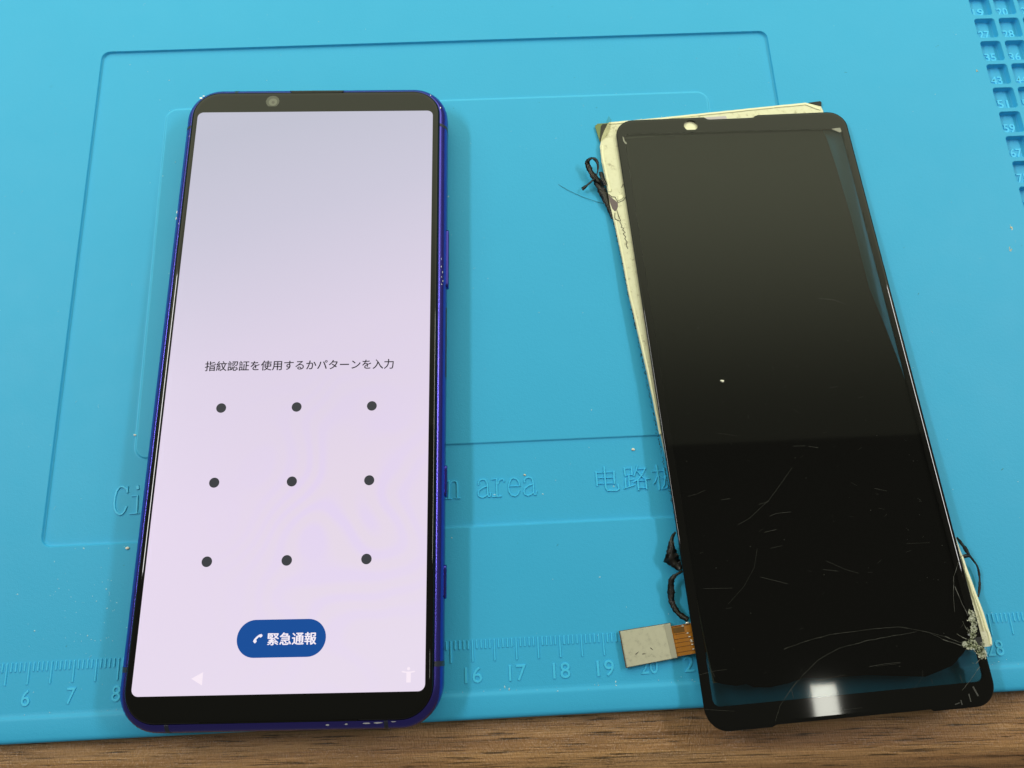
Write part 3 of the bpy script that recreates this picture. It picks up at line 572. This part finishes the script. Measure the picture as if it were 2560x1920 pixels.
# ================================================================== broken display assembly
DLOC, DROT = (239.778, 57.0, 3.588), (-0.02322, 0, 0.04044)
DS = empty('broken_display', DLOC, DROT)
tag(DS, 'removed cracked black phone display with cream backing and orange ribbon cable', 'display panel')
DM = Matrix.Translation(Vector(DLOC)) @ Euler(DROT).to_matrix().to_4x4()
DI = DM.inverted()
def dl(p): return tuple(DI @ Vector(p))
# outline of the cover glass with the speaker notches
def top_y(x): return 79.15 - 0.033 * x
def arc(cx, cy, r, a0, a1, n=9): return [(cx + r * math.cos(math.radians(a0 + (a1 - a0) * i / n)), cy + r * math.sin(math.radians(a0 + (a1 - a0) * i / n))) for i in range(n + 1)]
GR = 5.0; GW = 32.45; GB = -77.45
outl = arc(GW - GR, top_y(GW - GR) - GR, GR, 0, 90) + [(8.0, top_y(8)), (7.3, top_y(7.3) - 0.25), (6.6, top_y(6.6) - 0.72), (6.0, top_y(6.0) - 0.8), (-5.6, top_y(-5.6) - 0.8), (-6.3, top_y(-6.3) - 0.7), (-7.2, top_y(-7.2))]
outl += arc(-GW + GR, top_y(-GW + GR) - GR, GR, 90, 180) + arc(-GW + GR, GB + GR, GR, 180, 270)
outl += [(-18.2, GB), (-17.2, GB + 0.4), (17.2, GB + 0.4), (17.7, GB)] + arc(GW - GR, GB + GR, GR, 270, 360)
def inset(pts, d):
    n = len(pts); res = []
    for i in range(n):
        a = Vector(pts[i - 1]); b_ = Vector(pts[i]); c_ = Vector(pts[(i + 1) % n])
        e1 = (b_ - a); e2 = (c_ - b_)
        e1 = e1.normalized() if e1.length > 1e-6 else e2.normalized(); e2 = e2.normalized() if e2.length > 1e-6 else e1
        n1_ = Vector((-e1.y, e1.x)); n2_ = Vector((-e2.y, e2.x)); nn = (n1_ + n2_).normalized()
        k_ = d / max(0.5, nn.dot(n1_)); q_ = b_ + nn * k_
        res.append((q_.x, q_.y))
    return res
WIN = [(p[0], p[1] - 0.027 * (p[0] / 30) * (1 if p[1] > 0 else 0)) for p in rrect(-30.35, 30.35, -72.3, 73.9, 1.6, 5)]
WIN = [(p[0], p[1] - (0.05 * p[0] if p[1] > 0 else 0)) for p in WIN]
hole = [(-11.35 + 1.96 * math.cos(math.radians(a)), 76.75 + 1.75 * math.sin(math.radians(a))) for a in range(-58, 239, 9)]
bz = MB()
GPR = [(0.03, -0.62), (0.0, -0.45), (0.06, -0.27), (0.22, -0.12), (0.5, -0.03), (0.9, 0.0)]
lo = [[(p[0], p[1], z) for p in inset(outl, d)] for d, z in GPR]
ids = bz.rings(lo)
bz.fill(lo[-1], [WIN, hole], 0.0)
hb = bz.loop(hole, 0.0); hc = bz.loop(hole, -0.62); bz.bridge(hb, hc)
wb = bz.loop(WIN, -0.62)
bz.fill(lo[0], [WIN, hole], -0.62)
bzo = bz.build('glass_border', M_GLASS, DS)
for p in bzo.data.polygons: p.use_smooth = len(p.vertices) == 4
try: bzo.data.set_sharp_from_angle(angle=math.radians(40))
except Exception: pass
wn = MB(); wn.fill(WIN, z=0.0); wn.fill(WIN, z=-0.55)
wa = wn.loop(WIN, 0.0); wc = wn.loop(WIN, -0.55); wn.bridge(wa, wc)
wno = wn.build('glass_window', M_TINT, DS)
# dark panel under the glass, its lower edge torn
rg = random.Random(11)
ol = [(-31.6, 74.6), (25.2, 74.0), (26.0, 70), (26.7, 60), (27.25, 46), (27.3, 24), (28.9, 13), (30.2, 2), (31.0, -9), (31.4, -25), (31.7, -45), (31.8, -60)]
lowpts = [(29.5, -64.5), (27.0, -66.6), (24.5, -68.6), (21.0, -69.6), (17.8, -70.4), (12, -69.6), (5, -68.9), (-3, -68.6), (-9.4, -68.3), (-13, -69.0), (-17, -69.3), (-20.5, -69.0), (-22.0, -68.2), (-24.2, -68.5), (-27.5, -67.9), (-29.1, -67.2)]
ol += [(x + rg.uniform(-.2, .2), y + rg.uniform(-.15, .15)) for x, y in lowpts]
ol += [(-29.6, -60), (-30.2, -45), (-31.2, -5), (-31.4, 30), (-31.5, 60)]
om = MB(); om.prism(ol[::-1], -1.1, -0.78); om.build('dark_panel', M_OLED, DS)
# cream backing plate with raised border
def plate_z(u): return 0.0
plate = [(-33.9, 80.4), (-20, 80.8), (0, 81.6), (15, 82.2), (22.8, 82.5), (26.9, 80.9), (27.2, 79.2), (26.6, 76), (25.0, 73.5), (26.0, 60), (26.9, 46), (27.0, 24), (28.6, 13), (29.9, 2), (30.8, -9), (31.2, -25), (33.2, -43), (34.2, -52), (34.85, -58.6), (35.15, -63.8), (34.6, -65.3), (31.5, -65.5), (10, -66.3), (-29.3, -67.5), (-30.2, -50), (-31.2, -30), (-32.8, -7), (-33.6, 5.2), (-34.9, 22.6), (-35.35, 27.7), (-35.7, 38.2), (-36.35, 49), (-36.75, 54), (-36.85, 59), (-37.35, 68), (-37.2, 73), (-36.3, 76.0), (-35.1, 78.4)]
pm = MB(); pm.prism(plate[::-1], -1.75, -1.2)
pl = pm.build('backing_plate', M_CREAM, DS)
def strip(pts, w, z0, z1, nm, mt, par=DS, bev=0.1, jit=0.0):
    if jit:
        out_ = []
        for a, b_ in zip(pts, pts[1:]):
            n = max(2, int((Vector(b_) - Vector(a)).length / 1.2))
            for i in range(n): out_.append(tuple(Vector(a).lerp(Vector(b_), i / n) + Vector((rg.uniform(-jit, jit), rg.uniform(-jit, jit)))))
        pts = out_ + [pts[-1]]
    s_ = MB(); s_.stroke(pts, w, z0, z1, bev); return s_.build(nm, mt, par)
ledge = [(-32.6, -10), (-33.2, 5.2), (-34.5, 22.6), (-35.0, 28), (-35.35, 38.2), (-35.9, 49.5)]
strip(ledge, 0.62, -1.3, -1.02, 'raised_border', M_CREAM2, pl, 0.12, 0.03)
strip([(-36.3, 58.4), (-36.7, 66), (-36.85, 69.8), (-36.5, 73)], 0.85, -1.3, -1.0, 'raised_border', M_CREAM2, pl, 0.15, 0.04)
strip([(-33.8, 80.1), (-20, 80.4), (0, 81.2), (15, 81.8), (22.6, 82.0), (26.4, 79.9)], 0.8, -1.3, -1.0, 'raised_border', M_CREAM2, pl, 0.12, 0.04)
strip([(33.1, -45), (33.8, -52), (34.5, -58.6), (34.75, -63.8), (34.5, -65.0)], 0.75, -1.3, -0.95, 'raised_border', M_CREAM2, pl, 0.15, 0.06)
strip([(32.95, -48), (33.5, -55), (33.8, -62)], 0.35, -1.3, -0.85, 'raised_border', M_CREAM2, pl, 0.1, 0.06)
gmb = MB(); gmb.prism([(-37.7, 79.8), (-36.95, 80.6), (-33.0, 80.55), (-34.0, 78.0), (-36.0, 74.6), (-37.0, 74.8), (-37.35, 77.2)], -1.8, -1.55); gmb.build('green_corner', M_GREEN, pl)
bk_ = MB(); bk_.prism([(-36.1, 79.6), (-35.5, 80.3), (-34.3, 80.2), (-35.3, 77.6), (-36.6, 74.8), (-37.0, 75.2), (-36.5, 77.6)], -1.56, -1.45); bk_.build('dark_gap_piece', M_CRUD, pl)  # dark piece in the gap beside the green corner
cu = MB()
cu.fill(DATA['curl'], z=lambda x, y: -1.02 + 0.9 * max(0, (y - 76.5) / 4.5) ** 1.5 + 0.12 * math.sin(x * 6))
cu.build('curled_film', M_FILM, pl)
pu = MB(); pu.prism(DATA['purple'], -1.24, -1.14); pu.build('mauve_patch', M_PURPLE, pl)
mv = MB(); mv.prism([(-7.3, 78.2), (-7.3, 79.9), (-0.6, 79.9), (-0.2, 77.6)], -1.24, -1.14); mv.build('pale_label', M_MAUVE, pl)
bc = MB(); bc.prism([(23.6, 82.35), (27.0, 82.6), (27.3, 82.2), (27.0, 80.9), (25.3, 81.6)], -1.7, -1.1); bc.build('black_corner', M_DARK, pl)
for pts in DATA['tear']:
    strip(pts, 0.17, -1.22, -1.06, 'torn_crease', M_CRUD, pl, 0.04)
# crumpled lip beside the tear
lip = MB(); lip.prism([(-34.5, 56.9), (-33.1, 57.3), (-32.6, 56.5), (-33.4, 55.6), (-34.6, 55.2)], -1.22, -1.0, 0.25); lip.build('torn_lip', M_CREAM2, pl)
sp_ = MB(); sp_.prism(rrect(-14.6, -8.2, 74.9, 79.8, 0.8, 4), -1.22, -0.66); sp_.build('added_camera_hole_pad', M_CREAM2, pl)  # added pad, raised so the camera hole is not lost in shade
# grainy black adhesive left on the plate edge
cr = MB()
for i in range(420):
    k_ = rg.random()
    y_ = 54 - k_ * 85
    x_ = -36.6 + (54 - y_) * 0.0545
    x_ -= abs(rg.gauss(0, 0.16)); r0 = rg.uniform(0.06, 0.2)
    z_ = rg.uniform(-1.7, -1.25)
    i0 = len(cr.v)
    cr.v += [(x_ - r0, y_, z_), (x_ + r0, y_ - r0, z_), (x_ + r0 * .5, y_ + r0, z_), (x_, y_, z_ + r0 * 1.3)]
    cr.f += [(i0, i0 + 1, i0 + 3), (i0 + 1, i0 + 2, i0 + 3), (i0 + 2, i0, i0 + 3), (i0, i0 + 2, i0 + 1)]
cr.build('adhesive_residue', M_CRUD, DS, kind='stuff')
# torn strips of black adhesive tape
def ribbon(pts, mt, nm='adhesive_tape', th=0.05):
    # smooth the path, then sweep a thin strip whose width lies in the plane of the table
    P = [Vector(p[:3]) for p in pts]; W_ = [p[3] for p in pts]
    PP, WW = [], []
    n = len(P)
    for i in range(n - 1):
        p0, p1, p2, p3 = P[max(i - 1, 0)], P[i], P[i + 1], P[min(i + 2, n - 1)]
        for s_ in range(5):
            t_ = s_ / 5
            PP.append(0.5 * ((2 * p1) + (p2 - p0) * t_ + (2 * p0 - 5 * p1 + 4 * p2 - p3) * t_ ** 2 + (3 * p1 - p0 - 3 * p2 + p3) * t_ ** 3))
            WW.append(W_[i] + (W_[i + 1] - W_[i]) * t_)
    PP.append(P[-1]); WW.append(W_[-1])
    r_ = MB(); rows_ = []
    for i, p in enumerate(PP):
        d = (PP[min(i + 1, len(PP) - 1)] - PP[max(i - 1, 0)]); d.z = 0
        d = d.normalized(); nn = Vector((-d.y, d.x, 0)); tw = 0.25 * math.sin(i * 0.7)
        nn = (nn + Vector((0, 0, tw))).normalized()
        w = WW[i] * (1.05 + 0.1 * math.sin(i * 2.3) + 0.07 * math.sin(i * 5.1))
        a_, b_ = p + nn * w, p - nn * w
        mid_ = p + Vector((0, 0, 0.03 * math.sin(i * 1.1)))
        rows_.append([r_.loop([dl(q_)])[0] for q_ in (a_, mid_ + Vector((0, 0, th)), b_, mid_ - Vector((0, 0, th * 0.3)))])
    for a_, c_ in zip(rows_, rows_[1:]): r_.bridge(a_, c_)
    r_.f.append(tuple(rows_[0])); r_.f.append(tuple(rows_[-1][::-1]))
    r_.build(nm, mt, DS, True)
for tp in DATA['tape']: ribbon(tp, M_TAPE)
# ribbon cable and connector
fx = MB()
def lerp3(a, b_, t_): return tuple(a[i] + (b_[i] - a[i]) * t_ for i in range(3))
sec = []
A0, A1 = DATA['flex_near']; B0, B1 = DATA['flex_far']; C0, C1 = DATA['flex_in']
nsec = 14
for i in range(nsec + 1):
    t_ = i / nsec
    if t_ < 0.55:
        k_ = t_ / 0.55; e = k_ * k_ * (3 - 2 * k_)
        p, q = lerp3(A0, B0, k_), lerp3(A1, B1, k_)
        p = (p[0], p[1], A0[2] + (B0[2] - A0[2]) * e); q = (q[0], q[1], A1[2] + (B1[2] - A1[2]) * e)
    else:
        k_ = (t_ - 0.55) / 0.45
        p, q = lerp3(B0, C0, k_), lerp3(B1, C1, k_)
    sec.append((p, q))
rows_ = []
for p, q in sec:
    rows_.append([fx.loop([dl(c_)])[0] for c_ in (p, q, (q[0], q[1], q[2] - 0.16), (p[0], p[1], p[2] - 0.16))])
for a_, c_ in zip(rows_, rows_[1:]): fx.bridge(a_, c_)
fx.f.append(tuple(rows_[0])); fx.f.append(tuple(rows_[-1][::-1]))
flex = fx.build('ribbon_cable', M_FLEX, DS)
def on_flex(k_, s_, up_):
    """k_ along the free part, s_ across (0 far side, 1 near side)"""
    e = k_ * k_ * (3 - 2 * k_)
    p, q = lerp3(A0, B0, k_), lerp3(A1, B1, k_)
    c_ = lerp3(p, q, s_)
    return dl((c_[0], c_[1], A0[2] + (B0[2] - A0[2]) * e + up_))
for s_, w in ((0.03, 0.16), (0.29, 0.10), (0.45, 0.10), (0.57, 0.09), (0.71, 0.09), (0.88, 0.10)):
    t_ = MB(); t_.tube([on_flex(k_ / 8, s_, 0.02) for k_ in range(0, 9)], w * 0.5, 4); t_.build('copper_trace', M_TRACE, flex)
dk = MB(); rr_ = []
for k_ in range(0, 7): rr_.append([dk.loop([on_flex(0.12 + k_ * 0.09, 0.07, 0.03)])[0], dk.loop([on_flex(0.12 + k_ * 0.09, 0.25, 0.03)])[0]])
for a_, c_ in zip(rr_, rr_[1:]): dk.f.append((a_[0], a_[1], c_[1], c_[0]))
dk.build('dark_trace', M_FLEXD, flex)
for i, (k_, s_) in enumerate(((0.62, 0.06), (0.78, 0.31), (0.84, 0.44), (0.88, 0.56), (0.9, 0.61), (0.9, 0.70), (0.9, 0.86), (0.86, -0.02))):
    c_ = Vector(on_flex(k_, s_, 0.1)); b_ = MB(); r_ = 0.2 if i != 7 else 0.34
    b_.tube([c_ + Vector((-r_ * 1.6, 0, -.05)), c_ + Vector((-r_ * .7, .05, .04)), c_ + Vector((r_ * .5, .03, .07)), c_ + Vector((r_ * 1.4, 0, 0))], [0.03, r_ * .6, r_ * .8, 0.05], 7)
    b_.build('solder_blob', M_SOLDER, flex, True)
cq = DATA['conn']
def quad_in(c4, d):
    cx_ = sum(p[0] for p in c4) / 4; cy_ = sum(p[1] for p in c4) / 4
    return [(p[0] + (cx_ - p[0]) * d, p[1] + (cy_ - p[1]) * d) for p in c4]
def dprism(pts, z0, z1, ins, nm, mt, par):
    p_ = MB()
    n = len(pts); a_ = p_.loop([dl((p[0], p[1], z0)) for p in pts])
    b_ = p_.loop([dl((p[0], p[1], z1 - 0.1)) for p in quad_in(pts, ins * 0.2)] if n == 4 else [dl((p[0], p[1], z1)) for p in pts])
    p_.bridge(a_, b_)
    if n == 4:
        c_ = p_.loop([dl((p[0], p[1], z1)) for p in quad_in(pts, ins)]); p_.bridge(b_, c_); p_.f.append(tuple(c_))
    else: p_.f.append(tuple(b_))
    p_.f.append(tuple(a_[::-1]))
    return p_.build(nm, mt, par)
dprism(quad_in(cq, -0.03), 0.55, 0.85, 0.01, 'amber_base', M_FLEXD, flex)
con = dprism(cq, 0.8, 1.45, 0.03, 'connector_shield', M_CONN, DS)
f0, f1 = DATA['fold']
dprism([f0[:2], (cq[1][0] - .1, cq[1][1] - .12), (cq[2][0] - .1, cq[2][1] + .15), f1[:2]], 1.4, 1.52, 0.03, 'folded_flap', mat('shield_flap', (0.47, 0.455, 0.35, 1), 0.4, 0.35), con)
for a_, b_ in (((196.9, -4.9), (197.7, -4.35)), ((200.4, -3.6), (200.95, -4.15)), ((198.4, -4.9), (199.2, -4.85))):
    p_ = MB(); p_.tube([dl((a_[0], a_[1], 1.47)), dl(((a_[0] + b_[0]) / 2, (a_[1] + b_[1]) / 2, 1.48)), dl((b_[0], b_[1], 1.47))], [0.07, 0.09, 0.03], 4); p_.build('dark_nick', M_CRUD, con)
# folded cable roll that carries the lower end of the panel
fr_ = MB(); cen = DI @ Vector((243, -2, 1.9))
fr_.prism(rrect(cen.x - 20, cen.x + 14, cen.y - 5, cen.y + 6, 2, 4), -4.85, -1.74); fr_.build('folded_cable', M_FLEXD, DS)

# cracks, scratches and crushed glass on the cover glass
for pts in DATA['crack']:
    c_ = MB(); out_ = []
    for a_, b_ in zip(pts, pts[1:]):
        n = max(2, int((Vector(b_) - Vector(a_)).length / 0.9))
        for i in range(n): out_.append(Vector(a_).lerp(Vector(b_), i / n) + Vector((rg.uniform(-.05, .05), rg.uniform(-.05, .05))))
    out_.append(Vector(pts[-1]))
    for a_, b_ in zip(out_, out_[1:]):
        c_.stroke([tuple(a_), tuple(b_)], (rg.choice((0.03, 0.04, 0.06)) if a_.x < 24 else rg.choice((0.05, 0.08, 0.14))), 0.0, 0.02, 0.015)
    c_.build('crack', mat('crack_line', (0.095, 0.095, 0.078, 1), 0.4) if 'crack_line' not in bpy.data.materials else bpy.data.materials['crack_line'], wno)
for pts, w in DATA['smear']:
    strip(pts, w * 0.5, 0.001, 0.006, 'smear', mat('greasy_smear', (0.05, 0.05, 0.043, 1), 0.5), bzo, 0.1)
sm_ = MB()
for pts in DATA['scratch']:
    sm_.stroke(pts, rg.choice((0.022, 0.03, 0.04)), 0.0, 0.006, 0.008)
for i in range(45):                                       # hairline scuffs
    x_, y_ = rg.uniform(-29, 29), rg.uniform(-71, 10) if rg.random() < .8 else rg.uniform(10, 70)
    a_ = rg.gauss(0.1, 0.5); l_ = rg.uniform(0.3, 1.6)
    sm_.stroke([(x_, y_), (x_ + l_ * math.cos(a_), y_ + l_ * math.sin(a_))], 0.02, 0.0, 0.004, 0.006)
sm_.build('scratches', M_SCR, wno, kind='stuff')
ds = MB()
for x_, y_ in DATA['specks'] + [(rg.uniform(-29, 29), rg.uniform(-70, 70)) for _ in range(60)]:
    r0 = rg.uniform(0.05, 0.13); i0 = len(ds.v)
    ds.v += [(x_ - r0, y_, 0), (x_ + r0, y_ - r0 * .7, 0), (x_ + r0 * .4, y_ + r0, 0), (x_, y_, r0)]
    ds.f += [(i0, i0 + 1, i0 + 3), (i0 + 1, i0 + 2, i0 + 3), (i0 + 2, i0, i0 + 3)]
ds.build('dust_on_glass', M_SCR, wno, kind='stuff')
shm = MB()
core_ = [(31.35, -58.2), (31.5, -59.3), (31.1, -60.4), (31.0, -61.6), (30.4, -62.6), (30.0, -63.6), (29.2, -64.3), (28.4, -64.6), (29.9, -65.0), (30.7, -65.6), (31.3, -65.9), (31.0, -66.8), (31.4, -67.3), (31.8, -66.4), (30.2, -64.4), (32.0, -65.2)]
for i in range(330):
    c_ = Vector(rg.choice(core_)) + Vector((rg.gauss(0, 0.42), rg.gauss(0, 0.42)))
    if c_.x > 32.5: c_.x = 32.5 - rg.random() * .5
    if (c_ - Vector((31.2, -64.0))).length < 0.55: continue
    r0 = rg.uniform(0.08, 0.34); a_ = rg.uniform(0, 6.28); i0 = len(shm.v)
    for k_ in range(3):
        b_ = a_ + k_ * 2.09 + rg.uniform(-.5, .5)
        shm.v.append((c_.x + r0 * math.cos(b_), c_.y + r0 * math.sin(b_) * 1.3, rg.uniform(0.0, 0.22)))
    shm.v.append((c_.x, c_.y, -0.02))
    shm.f += [(i0, i0 + 1, i0 + 2), (i0, i0 + 1, i0 + 3), (i0 + 1, i0 + 2, i0 + 3), (i0 + 2, i0, i0 + 3)]
shm.build('crushed_glass', glassy('glass_splinters', (0.78, 0.80, 0.72, 1), 0.25), bzo, kind='stuff')
for i in range(40):                                       # frosted flakes round the point of impact
    c_ = Vector(rg.choice(core_)) + Vector((rg.gauss(0, 0.3), rg.gauss(0, 0.3)))
    if (c_ - Vector((31.2, -64.0))).length < 0.8 or c_.x > 32.2: continue
    r0 = rg.uniform(0.35, 0.8); n_ = rg.choice((5, 6, 7)); fl_ = MB()
    fl_.prism([(min(32.45, c_.x + r0 * math.cos(6.28 * k / n_) * rg.uniform(0.45, 1.25)), c_.y + r0 * math.sin(6.28 * k / n_) * rg.uniform(0.45, 1.4)) for k in range(n_)], 0.001, 0.008 + 0.003 * i, 0.1)
    fl_.build('glass_flake', M_FROST, bzo)
for a0, l0 in ((2.55, 4.2), (2.9, 3.0), (3.35, 2.2), (2.2, 2.6), (1.75, 3.4), (4.2, 2.0), (4.6, 2.6), (1.95, 5.0)):   # cracks radiating from it
    pts = [(30.4, -64.2)]
    for k in range(6):
        a0 += rg.uniform(-.16, .16); pts.append((min(32.3, pts[-1][0] + l0 / 6 * math.cos(a0)), pts[-1][1] + l0 / 6 * math.sin(a0)))
    c_ = MB()
    for k in range(6): c_.stroke([pts[k], pts[k + 1]], 0.17 * (1 - k / 6.5), 0.0, 0.03, 0.03)
    c_.build('crack', M_FROST, bzo)
sh2 = MB()
for i in range(300):
    c_ = Vector(rg.choice(core_)) + Vector((rg.gauss(0, 0.36), rg.gauss(0, 0.36)))
    if (c_ - Vector((31.2, -64.0))).length < 0.6: continue
    r0 = rg.uniform(0.04, 0.2); a_ = rg.uniform(0, 6.28); i0 = len(sh2.v)
    for k_ in range(3): sh2.v.append((c_.x + r0 * math.cos(a_ + k_ * 2.1) * 1.6, c_.y + r0 * math.sin(a_ + k_ * 2.1), 0.01))
    sh2.v.append((c_.x, c_.y, rg.uniform(.02, .07)))
    sh2.f += [(i0, i0 + 1, i0 + 3), (i0 + 1, i0 + 2, i0 + 3), (i0 + 2, i0, i0 + 3)]
sh2.build('glass_powder', M_CRACK, bzo, kind='stuff')
for pts in DATA['glassmark']:
    g_ = MB(); g_.prism(pts, 0.0, 0.012); g_.build('white_mark', mat('dull_mark', (0.30, 0.30, 0.24, 1), 0.6), bzo)
hl = MB(); hl.prism(DATA['hole'], 0.0, 0.012); hl.build('punched_hole', M_DARK, bzo)

# ================================================================== crumbs, hair and dust
def crumb(name, x, y, z, r, mt, label, seed):
    rg_ = random.Random(seed); bm = bmesh.new(); bmesh.ops.create_icosphere(bm, subdivisions=2, radius=r * S)
    for v_ in bm.verts:
        k_ = 1 + 0.35 * math.sin(v_.co.x / S / r * 3 + seed) * math.cos(v_.co.y / S / r * 2.6 + seed * 2) + rg_.uniform(-.12, .12)
        v_.co = Vector((v_.co.x * k_ * 1.35, v_.co.y * k_, v_.co.z * 0.55 * k_))
    lo_ = min(v_.co.z for v_ in bm.verts)
    for v_ in bm.verts: v_.co.z -= lo_
    me = bpy.data.meshes.new(name); bm.to_mesh(me); bm.free()
    for p in me.polygons: p.use_smooth = True
    me.materials.append(mt)
    o = link(name, me); o.location = Vector((x, y, z)) * S
    return tag(o, label, 'crumb')
cq_ = DATA['crumbs']
def zglass(x, y): return (DM @ Vector((DI @ Vector((x, y, 3.5))).to_2d().to_3d())).z
crumb('crumb', cq_[0][0], cq_[0][1], zglass(*cq_[0]), 0.34, M_CRUMB, 'pale crumb lying in the middle of the cracked black display', 1)
crumb('crumb', cq_[1][0], cq_[1][1], ZF, 0.3, M_CRUMB, 'white crumb on the mat just above the Chinese lettering', 2)
def residue(x, y, r, label, seed):
    rg_ = random.Random(seed); m_ = MB()
    for i in range(11):
        a_ = rg_.uniform(0, 6.28); d_ = r * rg_.random() ** 0.6; n_ = 6; q_ = r * rg_.uniform(0.12, 0.38)
        cx_, cy_ = x + d_ * math.cos(a_) * 0.8, y + d_ * math.sin(a_) * 1.25
        m_.prism([(cx_ + q_ * math.cos(6.28 * k / n_) * rg_.uniform(0.5, 1.3), cy_ + q_ * math.sin(6.28 * k / n_) * rg_.uniform(0.5, 1.3)) for k in range(n_)], -0.01, rg_.uniform(0.03, 0.16), 0.35)
    return tag(m_.build('flux_residue', M_FLUX), label, 'residue')
residue(cq_[2][0], cq_[2][1], 0.34, 'small yellowish residue spot left of compartment 43', 3)
residue(cq_[3][0], cq_[3][1], 0.62, 'larger yellowish residue spot at the right edge of the mat', 4)
residue(cq_[4][0], cq_[4][1], 0.5, 'lowest yellowish residue spot near the right edge of the mat', 5)
crumb('crumb', cq_[6][0], cq_[6][1], ZF, 0.26, M_CRUMB, 'small crumb beside the corner of the raised pad left of the phone', 7)
crumb('crumb', cq_[7][0], cq_[7][1], 0, 0.3, M_CRUMB, 'thin white flake just below the panel edge left of the phone', 8)
crumb('crumb', cq_[8][0], cq_[8][1], ZF, 0.22, M_FLUX, 'tiny tan crumb above the last letter of area', 9)
hr = MB(); hp = [(x, y, ZF + 0.35 + 0.3 * math.sin(i * .6) + (0.35 if i > 4 else 0)) for i, (x, y) in enumerate(DATA['hair'])]
hr.tube(hp, 0.045, 5)
tag(hr.build('hair', M_HAIR, None, True), 'single thin dark hair lying on the mat left of the broken display', 'hair')

def surf_z(x, y):
    if PAD[0] < x < PAD[1] and PAD[2] < y < PAD[3]: return ZF + 0.48
    if PANEL[0] < x < PANEL[1] and PANEL[2] < y < PANEL[3]: return ZF
    if y < -11.9: return 0.5
    return 0.0
du_ = MB(); rg = random.Random(21)
spots = [(rg.uniform(30, 330), rg.uniform(-10, 185)) for _ in range(270)]
spots += [(rg.uniform(58, 300), -11.0 + rg.gauss(0, 0.35)) for _ in range(130)]
spots += [(rg.gauss(72, 7), rg.gauss(10, 6)) for _ in range(60)] + [(rg.gauss(88, 8) - 12, rg.gauss(25.3, 0.5)) for _ in range(16)]
for x, y in spots:
    if abs(y - 25.6) < 0.6 or abs(y - 46) < .5 or abs(y - 165.7) < .6: continue
    if 313 < x: continue
    z_ = surf_z(x, y) if y > -10.7 else 0.1 if y > -11.6 else 0.5
    r0 = rg.uniform(0.04, 0.10) if rg.random() < .88 else rg.uniform(0.1, 0.2); a_ = rg.uniform(0, 3.14); i0 = len(du_.v); e_ = rg.uniform(1, 2.4)
    ca, sa = math.cos(a_), math.sin(a_)
    for px_, py_ in ((-e_, 0), (0, -1), (e_, 0.2), (0, 1)): du_.v.append((x + r0 * (px_ * ca - py_ * sa), y + r0 * (px_ * sa + py_ * ca), z_))
    du_.v.append((x, y, z_ + r0 * 0.8))
    for k_ in range(4): du_.f.append((i0 + k_, i0 + (k_ + 1) % 4, i0 + 4))
for i in range(46):                                       # lint fibres
    x, y = rg.uniform(30, 312), rg.uniform(-9, 183)
    if abs(y - 25.6) < 2 or abs(y - 46) < 2 or abs(y - 165.7) < 2: continue
    z_ = surf_z(x, y) + 0.03; a_ = rg.uniform(0, 6.28); l_ = rg.uniform(0.3, 1.1); c_ = rg.uniform(-1.2, 1.2)
    pts_ = [(x + l_ * k / 4 * math.cos(a_ + c_ * k / 4), y + l_ * k / 4 * math.sin(a_ + c_ * k / 4), z_) for k in range(5)]
    du_.tube(pts_, 0.022, 3)
dk_ = MB()
for i in range(85):                                       # dark grit and scuffs
    x, y = rg.uniform(30, 312), rg.uniform(-9, 183); z_ = surf_z(x, y); r0 = rg.uniform(0.04, 0.1); e_ = rg.choice((1, 1, 1.5, 3, 6)); a_ = rg.uniform(-0.6, 0.9)
    if abs(y - 25.6) < 1 or abs(y - 46) < 1 or abs(y - 165.7) < 1: continue
    ca, sa = math.cos(a_), math.sin(a_)
    dk_.prism([(x + r0 * (px_ * ca - py_ * sa), y + r0 * (px_ * sa + py_ * ca)) for px_, py_ in ((-e_, 0), (-e_ * .3, -.7), (e_, 0.1), (e_ * .2, .8))], z_ - 0.005, z_ + 0.012)
gr_ = dk_.build('grit', M_SPECK, None, kind='stuff'); tag(gr_, 'dark grit and tiny scuffs scattered over the blue mat', 'grit')
dst = du_.build('dust', M_DUST, None, kind='stuff')
tag(dst, 'pale dust specks scattered over the blue mat', 'dust')
